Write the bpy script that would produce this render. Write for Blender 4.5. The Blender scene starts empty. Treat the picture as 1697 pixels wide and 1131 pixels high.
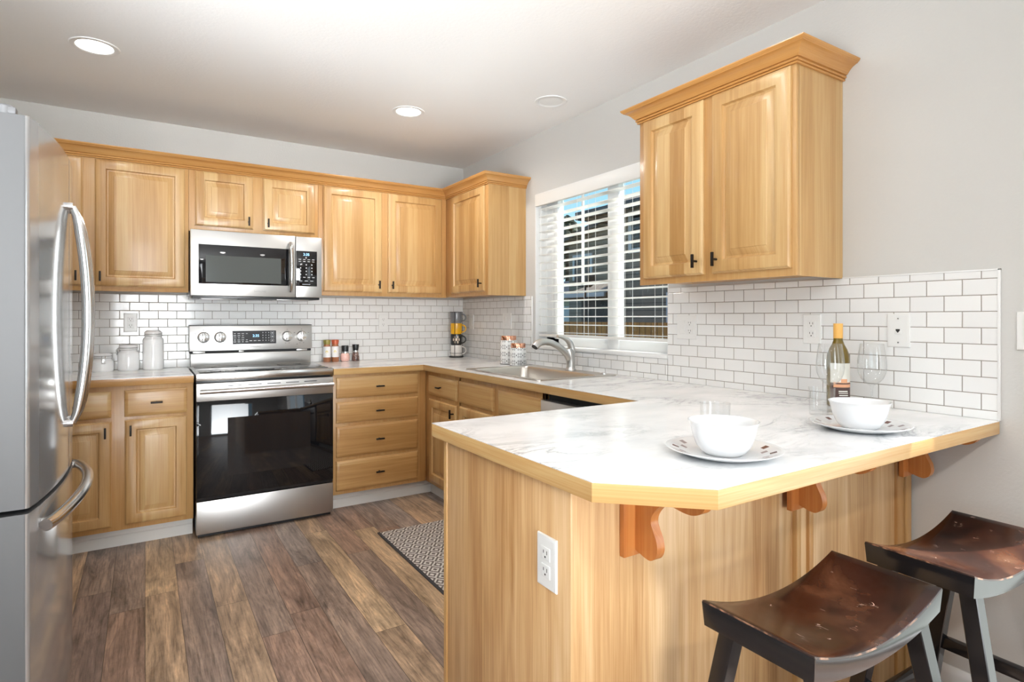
import bpy, bmesh, math, random
from mathutils import Vector, Matrix
C = bpy.context.scene.collection
SC = bpy.context.scene
PI = math.pi
rnd = random.Random(7)
V = Vector

# ------------------------------------------------------------------ camera
cd = bpy.data.cameras.new('camera'); cam = bpy.data.objects.new('camera', cd); C.objects.link(cam)
cd.sensor_width = 36; cd.lens = 960.96 / 1697 * 36
cd.shift_y = -(565.5 - 526.55) / 1697
cd.clip_start = 0.02; cd.clip_end = 300
cam.location = (-2.2525, -4.3232, 1.2358)
cam.rotation_euler = (PI / 2, 0, -math.radians(32.331))
SC.camera = cam

# ------------------------------------------------------------------ world, sun, daylight, fill lamps, exposure
SC.view_settings.view_transform = 'Standard'
SC.view_settings.look = 'None'
SC.view_settings.gamma = 1
SC.view_settings.use_curve_mapping = False
SC.view_settings.exposure = 0.22
w = bpy.data.worlds.new('world'); SC.world = w; w.use_nodes = True
nt = w.node_tree; bg = nt.nodes['Background']
tc = nt.nodes.new('ShaderNodeTexCoord'); sx = nt.nodes.new('ShaderNodeSeparateXYZ'); nt.links.new(tc.outputs['Generated'], sx.inputs[0])
skr = nt.nodes.new('ShaderNodeValToRGB'); nt.links.new(sx.outputs[2], skr.inputs[0]); e = skr.color_ramp.elements
e[0].position = .0; e[0].color = (.62, .84, .96, 1); e[1].position = .9; e[1].color = (.10, .30, .75, 1)
q = e.new(.16); q.color = (.42, .74, .96, 1); q = e.new(.34); q.color = (.22, .55, .93, 1)
nt.links.new(skr.outputs[0], bg.inputs[0]); bg.inputs[1].default_value = 1.15


def light(name, kind, loc, rot, energy, color=(1, 1, 1), **kw):
    ld = bpy.data.lights.new(name, kind); ld.energy = energy; ld.color = color
    for k, v in kw.items(): setattr(ld, k, v)
    o = bpy.data.objects.new(name, ld); C.objects.link(o); o.location = loc; o.rotation_euler = rot
    return o


# sun from over the neighbouring houses, high
light('sun', 'SUN', (6, -2, 8), (V((0.55, -0.35, 0.95)).to_track_quat('Z', 'Y')).to_euler(), 9, (1, .95, .88), angle=math.radians(.6))
# fill lamps added at the unseen patio door and left window, for brightness
light('patio_fill', 'AREA', (-2.45, -7.45, 1.12), (PI / 2, 0, -math.radians(7)), 14, (.95, .98, 1), shape='RECTANGLE', size=1.8, size_y=2.0, spread=math.radians(45))
light('patio_high_fill', 'AREA', (-2.45, -7.44, 1.0), (PI / 2 + math.radians(13), 0, -math.radians(8)), 8, (.95, .98, 1), shape='RECTANGLE', size=1.8, size_y=1.6, spread=math.radians(34))
light('left_fill', 'AREA', (-4.97, -5.1, 1.3), (PI / 2, 0, -PI / 2), 16, (.95, .98, 1), shape='RECTANGLE', size=2.8, size_y=1.9)
light('right_daylight', 'AREA', (-.02, -4.77, 1.12), (PI / 2, 0, PI / 2), 17, (.95, .98, 1), shape='RECTANGLE', size=1.7, size_y=1.95)
# upward fill lamps added at the openings to brighten the ceiling
light('patio_ceiling_fill', 'AREA', (-2.45, -7.40, .5), (PI / 2 + math.radians(42), 0, 0), 18, (.93, .97, 1), shape='RECTANGLE', size=1.8, size_y=.8, spread=math.radians(70))
light('left_ceiling_fill', 'AREA', (-4.92, -4.6, .6), (PI / 2 + math.radians(42), 0, -PI / 2 + .62), 74, (.93, .97, 1), shape='RECTANGLE', size=2.0, size_y=.8, spread=math.radians(70))
light('sink_window_ceiling_fill', 'AREA', (2.4, -1.65, .30), (PI / 2 + math.radians(20), 0, PI / 2), 26, (.95, .98, 1), shape='RECTANGLE', size=2.6, size_y=.8, spread=math.radians(90))  # lamp added outside the sink window, aimed up at the kitchen ceiling

SC.cycles.use_denoising = True
SC.cycles.caustics_reflective = False; SC.cycles.caustics_refractive = False
SC.cycles.max_bounces = 12; SC.cycles.diffuse_bounces = 6; SC.cycles.glossy_bounces = 5
SC.cycles.transparent_max_bounces = 24; SC.cycles.sample_clamp_indirect = 6

# ------------------------------------------------------------------ materials


class NG:
    def __init__(s, name):
        s.m = bpy.data.materials.new(name); s.m.use_nodes = True
        s.t = s.m.node_tree; s.b = s.t.nodes['Principled BSDF']; s.out = s.t.nodes['Material Output']

    def n(s, typ, **kw):
        x = s.t.nodes.new(typ)
        for k, v in kw.items(): setattr(x, k, v)
        return x

    def l(s, a, b): s.t.links.new(a, b)

    def val(s, sock, v):
        if hasattr(v, 'is_linked') or hasattr(v, 'links'): s.l(v, sock)
        else: sock.default_value = v

    def math(s, op, a, b=0.0, c=0.0):
        x = s.n('ShaderNodeMath', operation=op)
        s.val(x.inputs[0], a); s.val(x.inputs[1], b); s.val(x.inputs[2], c)
        return x.outputs[0]

    def coords(s, kind='Object'):
        tc = s.n('ShaderNodeTexCoord'); sp = s.n('ShaderNodeSeparateXYZ'); s.l(tc.outputs[kind], sp.inputs[0])
        return tc.outputs[kind], sp.outputs[0], sp.outputs[1], sp.outputs[2]

    def comb(s, x, y, z):
        c = s.n('ShaderNodeCombineXYZ'); s.val(c.inputs[0], x); s.val(c.inputs[1], y); s.val(c.inputs[2], z); return c.outputs[0]

    def noise(s, vec, scale=1, detail=4, rough=.5, dist=0, out=0):
        x = s.n('ShaderNodeTexNoise'); s.l(vec, x.inputs['Vector']); x.inputs['Scale'].default_value = scale
        x.inputs['Detail'].default_value = detail; x.inputs['Roughness'].default_value = rough; x.inputs['Distortion'].default_value = dist
        return x.outputs[out]

    def ramp(s, fac, stops, interp='LINEAR'):
        r = s.n('ShaderNodeValToRGB'); s.l(fac, r.inputs[0]); r.color_ramp.interpolation = interp
        e = r.color_ramp.elements
        while len(e) < len(stops): e.new(.5)
        for i, (p, c) in enumerate(stops):
            e[i].position = p; e[i].color = (*c, 1) if len(c) == 3 else c
        return r.outputs[0]

    def mix(s, fac, a, b, mode='MIX'):
        x = s.n('ShaderNodeMix', data_type='RGBA', blend_type=mode)
        s.val(x.inputs[0], fac)
        for i, v in ((6, a), (7, b)):
            if isinstance(v, tuple): x.inputs[i].default_value = (*v, 1) if len(v) == 3 else v
            else: s.l(v, x.inputs[i])
        return x.outputs[2]

    def white(s, vec, out=0):
        x = s.n('ShaderNodeTexWhiteNoise', noise_dimensions='3D'); s.l(vec, x.inputs['Vector']); return x.outputs[out]

    def bump(s, h, dist=.001, strength=1.0):
        x = s.n('ShaderNodeBump'); s.l(h, x.inputs['Height']); x.inputs['Distance'].default_value = dist
        x.inputs['Strength'].default_value = strength; s.l(x.outputs[0], s.b.inputs['Normal'])

    def set(s, color=None, rough=None, metal=None, spec=None, coat=None, coat_rough=None, ior=None, trans=None, emit=None, estr=None):
        I = s.b.inputs
        if color is not None:
            if isinstance(color, tuple): I['Base Color'].default_value = (*color, 1)
            else: s.l(color, I['Base Color'])
        for k, v in (('Roughness', rough), ('Metallic', metal), ('Specular IOR Level', spec), ('Coat Weight', coat), ('Coat Roughness', coat_rough), ('IOR', ior), ('Transmission Weight', trans), ('Emission Strength', estr)):
            if v is not None: s.val(I[k], v)
        if emit is not None: I['Emission Color'].default_value = (*emit, 1)
        return s.m


def plain(name, color, rough=.5, **kw): return NG(name).set(color, rough, **kw)


def srgb(r, g, b):
    f = lambda c: (c / 255 / 12.92) if c / 255 <= .04045 else ((c / 255 + .055) / 1.055) ** 2.4
    return (f(r), f(g), f(b))


def wood(name, base, dark, light_, vertical=True, stave=.075, rough=.38, grain=1.0, coat=.12, bumpd=.0003, tone=.5):
    """maple-like wood: staves of differing tone, long fine grain and a few cathedral figures"""
    g = NG(name); vec, x, y, z = g.coords()
    oi = g.n('ShaderNodeObjectInfo'); rn = oi.outputs['Random']
    xy = g.math('ADD', x, g.math('MULTIPLY', y, .93))
    a, b = (xy, z) if vertical else (z, xy)
    a = g.math('ADD', a, g.math('MULTIPLY', rn, 3.7))
    wob = g.noise(g.comb(a, g.math('MULTIPLY', b, .5), rn), 3, 2)
    st = g.math('FLOOR', g.math('DIVIDE', g.math('ADD', a, g.math('MULTIPLY', wob, .004)), stave))
    sv = g.white(g.comb(st, rn, 3.3))
    gv = g.comb(g.math('ADD', g.math('MULTIPLY', a, 7), g.math('MULTIPLY', sv, 9)), g.math('MULTIPLY', b, .55), g.math('MULTIPLY', sv, 5))
    n1 = g.noise(gv, 1.0, 2, .45, .3)
    rings = g.math('ABSOLUTE', g.math('SUBTRACT', g.math('FRACT', g.math('MULTIPLY', n1, 7)), .5))      # cathedral figure
    fine = g.noise(g.comb(g.math('MULTIPLY', a, 260), g.math('MULTIPLY', b, 4.5), sv), 1.0, 3, .6)
    streak = g.noise(g.comb(g.math('MULTIPLY', a, 55), g.math('MULTIPLY', b, .9), sv), 1.0, 4, .6)
    soft = g.noise(g.comb(g.math('MULTIPLY', a, 9), g.math('MULTIPLY', b, .8), rn), 1.0, 2, .5)
    cen = lambda q, k: g.math('MULTIPLY', g.math('SUBTRACT', q, .5), k)
    f = g.math('ADD', g.math('ADD', cen(g.math('ADD', rings, .25), .30 * grain), cen(fine, .62 * grain)), g.math('ADD', cen(streak, .62 * grain), cen(soft, .42)))
    f = g.math('ADD', g.math('ADD', f, cen(sv, tone)), .5)
    col = g.ramp(f, [(.10, dark), (.5, base), (.92, light_)])
    g.bump(fine, bumpd, .4)
    return g.set(col, rough, coat=coat, coat_rough=.12)


M = {}
M['maple'] = wood('maple', (0.500, 0.293, 0.112), (0.373, 0.192, 0.060), (0.594, 0.398, 0.183), tone=.6)
M['maple_h'] = wood('maple_horizontal', (0.508, 0.293, 0.110), (0.378, 0.192, 0.060), (0.594, 0.398, 0.175), vertical=False, stave=.14, tone=.45)
M['frame_wood'] = wood('maple_frame', (0.477, 0.258, 0.090), (0.378, 0.183, 0.056), (0.540, 0.332, 0.134), stave=.2, tone=.4)
M['crown_wood'] = wood('crown_maple', (0.517, 0.258, 0.079), (0.405, 0.175, 0.045), (0.594, 0.349, 0.134), vertical=False, stave=.3, tone=.2, rough=.25)
M['edge_wood'] = wood('edge_maple', (0.522, 0.288, 0.101), (0.396, 0.183, 0.049), (0.630, 0.419, 0.187), vertical=False, stave=.3, tone=.45, rough=.25)
M['panel_wood'] = wood('panel_laminate', (.56, .34, .155), (.37, .18, .062), (.70, .49, .28), stave=.075, grain=1.2, tone=.30, rough=.38)
M['corbel_wood'] = wood('corbel_maple', (.50, .18, .045), (.40, .12, .028), (.58, .25, .075), stave=.3, tone=.2, rough=.25)

g = NG('wall_paint'); vec, x, y, z = g.coords()
g.bump(g.noise(vec, 95, 3, .55), .0016, .55); M['wall'] = g.set((.58, .567, .54), .75, spec=.25)
g = NG('ceiling_paint'); vec, x, y, z = g.coords()
g.bump(g.noise(vec, 70, 3, .55), .0018, .5); M['ceiling'] = g.set((.85, .845, .835), .85, spec=.2)
M['white_paint'] = plain('white_paint', (.80, .80, .79), .35)
M['vinyl'] = plain('white_vinyl', (.85, .85, .85), .3)
M['kick_paint'] = plain('kick_paint', (.70, .685, .65), .4)
M['slat_white'] = plain('blind_white', (.82, .81, .78), .4)
M['plastic'] = plain('white_plastic', (.78, .775, .755), .3)
M['slot'] = plain('dark_slot', (.015, .014, .012), .5)
M['black_metal'] = plain('black_metal', (.018, .013, .010), .42, metal=.6)
M['black'] = plain('black_plastic', (.012, .012, .013), .3)
M['dark_gap'] = plain('dark_gap', (.02, .02, .02), .7)

# floor planks, running towards the range wall
g = NG('plank_floor'); vec, x, y, z = g.coords()
W = .127; L = 1.22
xr = g.math('DIVIDE', g.math('ADD', x, 2.252), W); row = g.math('FLOOR', xr)
off = g.white(g.comb(row, 2.7, 0)); yr = g.math('ADD', g.math('DIVIDE', y, L), off); colm = g.math('FLOOR', yr)
idv = g.comb(row, colm, 1.3); idn = g.white(idv); idn2 = g.white(g.comb(colm, row, 8.1))
fx = g.math('FRACT', xr); fy = g.math('FRACT', yr)
ex = g.math('MULTIPLY', g.math('MINIMUM', fx, g.math('SUBTRACT', 1, fx)), W)
ey = g.math('MULTIPLY', g.math('MINIMUM', fy, g.math('SUBTRACT', 1, fy)), L)
seam = g.math('LESS_THAN', g.math('MINIMUM', ex, ey), .0011)
gx = g.math('ADD', x, g.math('MULTIPLY', idn, 40)); gy = g.math('ADD', y, g.math('MULTIPLY', idn2, 17))
big = g.noise(g.comb(g.math('MULTIPLY', gx, 15), g.math('MULTIPLY', gy, 2.2), idn), 1.0, 7, .68, 1.1)
fine = g.noise(g.comb(g.math('MULTIPLY', gx, 130), g.math('MULTIPLY', gy, 7), idn), 1.0, 4, .65)
saw = g.noise(g.comb(g.math('MULTIPLY', gx, 16), g.math('MULTIPLY', gy, 60), idn), 1.0, 2, .5)
c1 = g.ramp(idn, [(0, srgb(146, 127, 115)), (.22, srgb(174, 148, 123)), (.40, srgb(150, 124, 109)), (.56, srgb(154, 139, 130)), (.74, srgb(186, 160, 131)), (.86, srgb(136, 117, 108))], 'CONSTANT')
c2 = g.ramp(big, [(.26, (.26, .24, .235)), (.42, (.68, .665, .655)), (.55, (1.0, .98, .96)), (.72, (1.6, 1.52, 1.40))])
c = g.mix(1.0, c1, c2, 'MULTIPLY')
c3 = g.ramp(fine, [(.34, (.50, .48, .47)), (.52, (1, 1, 1)), (.7, (1.22, 1.2, 1.16))])
c = g.mix(.8, c, c3, 'MULTIPLY')
c4 = g.ramp(saw, [(.35, (.80, .79, .78)), (.6, (1.08, 1.07, 1.06))])
c = g.mix(.22, c, c4, 'MULTIPLY')
c = g.mix(g.math('MULTIPLY', seam, .75), c, (.035, .025, .02))
hgt = g.math('SUBTRACT', g.math('MULTIPLY', fine, .4), seam)
g.bump(hgt, .0008, .5)
M['floor'] = g.set(c, g.math('ADD', .30, g.math('MULTIPLY', fine, .2)), spec=.4)


def tile(name, axis, u0):
    g = NG(name); vec, x, y, z = g.coords(); u = x if axis == 'x' else y
    v = g.comb(g.math('SUBTRACT', u, u0), g.math('SUBTRACT', z, .914), 0)
    b = g.n('ShaderNodeTexBrick'); g.l(v, b.inputs['Vector'])
    b.offset = .5; b.offset_frequency = 2; b.squash = 1
    I = b.inputs
    I['Scale'].default_value = 1; I['Brick Width'].default_value = .1018; I['Row Height'].default_value = .0521
    I['Mortar Size'].default_value = .0013; I['Mortar Smooth'].default_value = 0; I['Bias'].default_value = 0
    I['Color1'].default_value = (.83, .825, .81, 1); I['Color2'].default_value = (.79, .785, .775, 1); I['Mortar'].default_value = (.27, .235, .20, 1)
    b2 = g.n('ShaderNodeTexBrick'); g.l(v, b2.inputs['Vector']); b2.offset = .5
    for k in ('Scale', 'Brick Width', 'Row Height'): b2.inputs[k].default_value = I[k].default_value
    b2.inputs['Mortar Size'].default_value = .0036; b2.inputs['Mortar Smooth'].default_value = 1.0
    wav = g.noise(vec, 14, 2)
    h = g.math('SUBTRACT', g.math('MULTIPLY', wav, .12), b2.outputs['Fac'])
    g.bump(h, .0013, .8)
    r = g.math('ADD', .09, g.math('MULTIPLY', b.outputs['Fac'], .6))
    return g.set(b.outputs['Color'], r, spec=.5)


M['tile_back'] = tile('subway_tile_back', 'x', -2.4861 + .0509)
M['tile_right'] = tile('subway_tile_right', 'y', -3.5456 + .0509)

# white marble-look laminate
g = NG('marble_laminate'); vec, x, y, z = g.coords()
mp = g.n('ShaderNodeMapping'); g.l(vec, mp.inputs[0]); mp.inputs['Rotation'].default_value = (0, 0, .9); mp.inputs['Scale'].default_value = (1.0, 2.1, 1)
p = mp.outputs[0]
w1 = g.noise(p, 2.2, 7, .62, 1.3); v1 = g.math('ABSOLUTE', g.math('SUBTRACT', w1, .5))
w2 = g.noise(p, 5.5, 6, .65, 1.8); v2 = g.math('ABSOLUTE', g.math('SUBTRACT', w2, .5))
msk = g.ramp(g.noise(vec, 2.6, 3), [(.44, (0, 0, 0)), (.62, (1, 1, 1))])
k1 = g.math('MULTIPLY', g.ramp(v1, [(0, (1, 1, 1)), (.018, (.35, .35, .35)), (.06, (0, 0, 0))]), msk)
k2 = g.math('MULTIPLY', g.ramp(v2, [(0, (.6, .6, .6)), (.025, (0, 0, 0))]), msk)
cl = g.ramp(g.noise(p, 3.5, 6, .6), [(.33, (.74, .745, .752)), (.60, (.88, .88, .878))])
c = g.mix(g.math('MULTIPLY', k1, .85), cl, (.33, .34, .355)); c = g.mix(g.math('MULTIPLY', k2, .65), c, (.40, .41, .425))
M['marble'] = g.set(c, .16, spec=.55)


def steel(name, col, rough, vert=False, amt=.06, spread=300, mode=None):
    g = NG(name); vec, x, y, z = g.coords(); xy = g.math('ADD', x, y)
    v = g.comb(g.math('MULTIPLY', xy, spread), g.math('MULTIPLY', z, 4), 0) if vert else g.comb(g.math('MULTIPLY', xy, 4), g.math('MULTIPLY', z, spread), 0)
    n = g.noise(v, 1.0, 3, .6)
    g.bump(n, .0001, .12)
    return g.set(col, g.math('ADD', rough, g.math('MULTIPLY', n, amt)), metal=1.0)


M['steel'] = steel('brushed_steel', (.54, .53, .515), .32)
M['steel_top'] = steel('cooktop_steel', (.62, .61, .59), .18)
M['fridge_steel'] = steel('fridge_steel', (.47, .475, .48), .10, True, .05)
M['fridge_steel'].node_tree.nodes['Principled BSDF'].inputs['Metallic'].default_value = .6
M['fridge_side'] = plain('fridge_side', (.17, .17, .175), .4, metal=.3)
M['door_side'] = plain('fridge_door_side', (.10, .10, .102), .45, metal=.2)
M['handle_steel'] = steel('handle_steel', (.66, .655, .65), .16, True, .05)
M['sink_steel'] = steel('sink_steel', (.60, .57, .53), .28)
M['nickel'] = plain('brushed_nickel', (.60, .59, .57), .36, metal=1.0)
M['copper'] = plain('copper', (.83, .42, .28), .14, metal=1.0)
M['zinc'] = plain('bright_wire', (.75, .75, .74), .25, metal=1.0)
M['black_glass'] = plain('black_glass', (.006, .006, .007), .03, spec=.55)
M['oven_window'] = plain('oven_window', (.012, .012, .013), .04, spec=.65)
M['cook_glass'] = plain('cooktop_glass', (.012, .012, .013), .06, spec=.6)
M['mw_window'] = plain('microwave_window', (.085, .092, .088), .10, spec=.5)
M['panel_grey'] = plain('control_panel_grey', (.03, .031, .034), .2)
M['print'] = plain('light_print', (.55, .56, .57), .5)
M['dark_print'] = plain('dark_print', (.12, .12, .12), .5)
M['logo_grey'] = plain('logo_grey', (.33, .32, .31), .5)
M['led'] = plain('led_blue', (.1, .3, .6), .5, emit=(.35, .7, 1.0), estr=2.2)
M['lamp'] = plain('lamp_lens', (.9, .9, .88), .4, emit=(1, .985, .95), estr=9.0)
M['knob'] = plain('knob_satin', (.74, .73, .71), .22, metal=.75)
M['ceramic'] = plain('white_ceramic', (.93, .93, .93), .08, coat=.2, coat_rough=.04)
M['milk'] = plain('white_milk_glass', (.74, .745, .75), .06, coat=.5, coat_rough=.03)
M['brown_glaze'] = plain('brown_glaze', (.13, .055, .045), .2)
M['grey_glaze'] = plain('grey_glaze', (.30, .25, .25), .2)
M['mug_grey'] = plain('grey_glaze_mug', (.19, .19, .195), .12)
M['mug_yellow'] = plain('yellow_glaze', (.83, .42, .012), .12)
M['mug_black'] = plain('black_glaze', (.02, .02, .02), .15)
M['mug_white'] = plain('cream_glaze', (.72, .68, .64), .15)
M['cream_print'] = plain('cream_print', (.68, .55, .42), .4)


def thin_glass(name, tint=(1, 1, 1), base=.05, edge=.75, rough=.0):
    g = NG(name); t = g.t; t.nodes.remove(g.b)
    tr = g.n('ShaderNodeBsdfTransparent'); tr.inputs[0].default_value = (*tint, 1)
    gl = g.n('ShaderNodeBsdfGlossy'); gl.inputs['Roughness'].default_value = rough
    lw = g.n('ShaderNodeLayerWeight'); lw.inputs[0].default_value = .35
    f = g.math('ADD', base, g.math('MULTIPLY', g.math('POWER', lw.outputs['Facing'], 3.0), edge))
    mx = g.n('ShaderNodeMixShader'); g.l(f, mx.inputs[0]); g.l(tr.outputs[0], mx.inputs[1]); g.l(gl.outputs[0], mx.inputs[2])
    g.l(mx.outputs[0], g.out.inputs[0]); return g.m


M['pane'] = thin_glass('window_glass', (.93, .95, .94), .02, .35)
M['crystal'] = thin_glass('clear_glass', (.985, .988, .988), .05, .75)
M['tumbler'] = thin_glass('tumbler_glass', (.985, .988, .988), .045, .6)
M['shaker_glass'] = thin_glass('shaker_glass', (.95, .95, .94), .05, .6)
M['bottle'] = plain('olive_bottle_glass', (.20, .13, .012), .05, spec=.6, trans=.35, ior=1.45)
M['capsule'] = plain('gold_capsule', (.78, .42, .10), .35)
M['label_white'] = plain('bottle_label_paper', (.72, .70, .63), .6)
M['label_dark'] = plain('bottle_label_dark', (.07, .035, .03), .6)
M['label_peach'] = plain('bottle_label_peach', (.72, .36, .20), .6)
M['spice'] = plain('ground_spice', (.36, .13, .05), .5, coat=.8, coat_rough=.05)
M['spice_label'] = plain('spice_label', (.80, .79, .78), .5)
M['label_yellow'] = plain('label_yellow', (.72, .60, .22), .5)
M['lid_olive'] = plain('olive_lid', (.28, .24, .05), .35)
M['lid_red'] = plain('red_lid', (.48, .10, .04), .35)
g = NG('pink_salt'); vec, x, y, z = g.coords()
vo = g.n('ShaderNodeTexVoronoi'); g.l(vec, vo.inputs['Vector']); vo.inputs['Scale'].default_value = 190
M['salt'] = g.set(g.mix(vo.outputs['Color'], (.80, .40, .34), (.86, .62, .55)), .3, coat=.8, coat_rough=.05)
g = NG('pepper'); vec, x, y, z = g.coords()
vo = g.n('ShaderNodeTexVoronoi'); g.l(vec, vo.inputs['Vector']); vo.inputs['Scale'].default_value = 210
M['pepper'] = g.set(g.ramp(vo.outputs['Color'], [(.2, (.03, .012, .01)), (.6, (.13, .06, .045)), (.9, (.35, .22, .18))]), .3, coat=.8, coat_rough=.05)

# pierced flower lattice of the canisters
g = NG('canister_lattice'); vec, x, y, z = g.coords()
th = g.math('ARCTAN2', y, x)
u = g.math('SUBTRACT', g.math('FRACT', g.math('MULTIPLY', th, 8 / (2 * PI))), .5)
v = g.math('SUBTRACT', g.math('FRACT', g.math('DIVIDE', z, .0475)), .5)
r = g.math('SQRT', g.math('ADD', g.math('MULTIPLY', u, u), g.math('MULTIPLY', v, v)))
an = g.math('ARCTAN2', v, u)
pet = g.math('MULTIPLY', g.math('ABSOLUTE', g.math('SINE', g.math('MULTIPLY', an, 2))), .44)
in1 = g.math('MULTIPLY', g.math('LESS_THAN', r, pet), g.math('GREATER_THAN', r, .12))
in2 = g.math('LESS_THAN', g.math('ABSOLUTE', g.math('SUBTRACT', g.math('ABSOLUTE', g.math('SUBTRACT', g.math('ABSOLUTE', u), g.math('ABSOLUTE', v))), .0)), .05)
pet2 = g.math('MULTIPLY', in1, g.math('SUBTRACT', 1, in2))
edgex = g.math('LESS_THAN', g.math('ADD', g.math('ABSOLUTE', g.math('SUBTRACT', g.math('ABSOLUTE', u), .5)), g.math('ABSOLUTE', v)), .13)
hol = g.math('MAXIMUM', pet2, edgex)
g.bump(g.math('SUBTRACT', 1, hol), .002, .7)
M['lattice'] = g.set(g.mix(hol, (.80, .80, .79), (.22, .215, .21)), .3)

# woven rug: concentric diamonds
g = NG('woven_rug'); vec, x, y, z = g.coords()
pu = g.math('MULTIPLY', g.math('ADD', x, 1.13), 1 / .072); pv = g.math('MULTIPLY', g.math('ADD', y, 1.12), 1 / .088)
row = g.math('FLOOR', pv)
a = g.math('ABSOLUTE', g.math('SUBTRACT', g.math('FRACT', pu), .5)); b = g.math('ABSOLUTE', g.math('SUBTRACT', g.math('FRACT', pv), .5))
d = g.math('ADD', a, b); d = g.math('ADD', d, g.math('MULTIPLY', g.math('SUBTRACT', g.noise(vec, 160, 2), .5), .12))
st = g.math('FRACT', g.math('MULTIPLY', d, 3.0))
k = g.math('GREATER_THAN', st, .5)
wv = g.noise(g.comb(g.math('MULTIPLY', x, 260), g.math('MULTIPLY', y, 170), 0), 1.0, 2)
col = g.mix(k, (.68, .64, .59), (.17, .14, .13))
col = g.mix(.7, col, g.ramp(wv, [(.3, (.55, .53, .52)), (.6, (1.1, 1.1, 1.08))]), 'MULTIPLY')
g.bump(g.math('SUBTRACT', wv, g.math('MULTIPLY', k, .5)), .003, .8)
M['rug'] = g.set(col, .95, spec=.1)
M['rug_edge'] = plain('rug_binding', (.045, .04, .042), .9)

# stool: dark glossy brown seat with rubbed lighter patches and scratches; black legs
g = NG('stool_seat'); vec, x, y, z = g.coords()
oi = g.n('ShaderNodeObjectInfo'); sh = g.n('ShaderNodeVectorMath', operation='ADD'); g.l(vec, sh.inputs[0])
g.l(g.comb(g.math('MULTIPLY', oi.outputs['Random'], 9), 0, 0), sh.inputs[1]); vv = sh.outputs[0]
n = g.noise(vv, 6.5, 5, .6, .4); f = g.noise(vv, 55, 3)
c = g.ramp(n, [(.36, (.012, .005, .004)), (.52, (.040, .013, .008)), (.64, (.095, .036, .018)), (.80, (.16, .08, .045))])
mp = g.n('ShaderNodeMapping'); g.l(vv, mp.inputs[0]); mp.inputs['Rotation'].default_value = (0, 0, .6); mp.inputs['Scale'].default_value = (30, 5, 1)
vo = g.n('ShaderNodeTexVoronoi', feature='DISTANCE_TO_EDGE'); g.l(g.n('ShaderNodeVectorMath', operation='ADD').outputs[0], vo.inputs['Vector']); g.l(mp.outputs[0], vo.inputs['Vector'])
s1 = g.math('LESS_THAN', vo.outputs['Distance'], .016); s2 = g.math('GREATER_THAN', g.noise(vv, 23, 2), .665)
scr = g.math('MULTIPLY', s1, s2)
c = g.mix(scr, c, (.70, .50, .40))
M['seat'] = g.set(c, g.math('ADD', .13, g.math('MULTIPLY', f, .12)), spec=.5)
M['stool_black'] = plain('stool_black', (.012, .011, .012), .15, spec=.6)
M['stool_worn'] = plain('stool_worn_edge', (.36, .17, .09), .4)

# outdoors
g = NG('house_siding'); vec, x, y, z = g.coords()
s_ = g.math('FRACT', g.math('DIVIDE', z, .18)); c = g.mix(g.math('LESS_THAN', s_, .1), (.21, .165, .12), (.09, .07, .05)); M['siding'] = g.set(c, .8)
g = NG('cream_siding'); vec, x, y, z = g.coords()
s_ = g.math('FRACT', g.math('DIVIDE', z, .18)); c = g.mix(g.math('LESS_THAN', s_, .1), (.40, .37, .27), (.25, .23, .17)); M['cream_siding'] = g.set(c, .8)
g = NG('shingles'); vec, x, y, z = g.coords()
b = g.n('ShaderNodeTexBrick'); g.l(g.comb(y, g.math('MULTIPLY', z, 1.6), 0), b.inputs['Vector']); b.inputs['Scale'].default_value = 3.2
b.inputs['Color1'].default_value = (.26, .21, .165, 1); b.inputs['Color2'].default_value = (.17, .135, .105, 1); b.inputs['Mortar'].default_value = (.06, .05, .04, 1)
M['shingle'] = g.set(b.outputs['Color'], .9)
g = NG('fence_boards'); vec, x, y, z = g.coords()
s_ = g.math('FRACT', g.math('DIVIDE', y, .14)); n = g.noise(g.comb(g.math('MULTIPLY', y, 7), z, 0), 2, 4)
c = g.ramp(n, [(.3, (.34, .105, .02)), (.7, (.58, .22, .05))]); c = g.mix(g.math('LESS_THAN', s_, .07), c, (.03, .012, .006)); M['fence'] = g.set(c, .8)
M['fascia'] = plain('dark_fascia', (.03, .028, .028), .6)
M['trim_white'] = plain('house_trim', (.45, .45, .45), .6)
M['dark_window'] = plain('dark_window', (.012, .014, .017), .1)
M['lawn'] = plain('lawn', (.05, .08, .03), .9)
g = NG('leaves'); vec, x, y, z = g.coords()
M['leaf'] = g.set(g.ramp(g.noise(vec, 3, 4), [(.3, (.008, .016, .008)), (.7, (.03, .05, .022))]), .7)
M['trunk'] = plain('bark', (.05, .035, .025), .9)

# ------------------------------------------------------------------ builders
WORLD = {}


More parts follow.
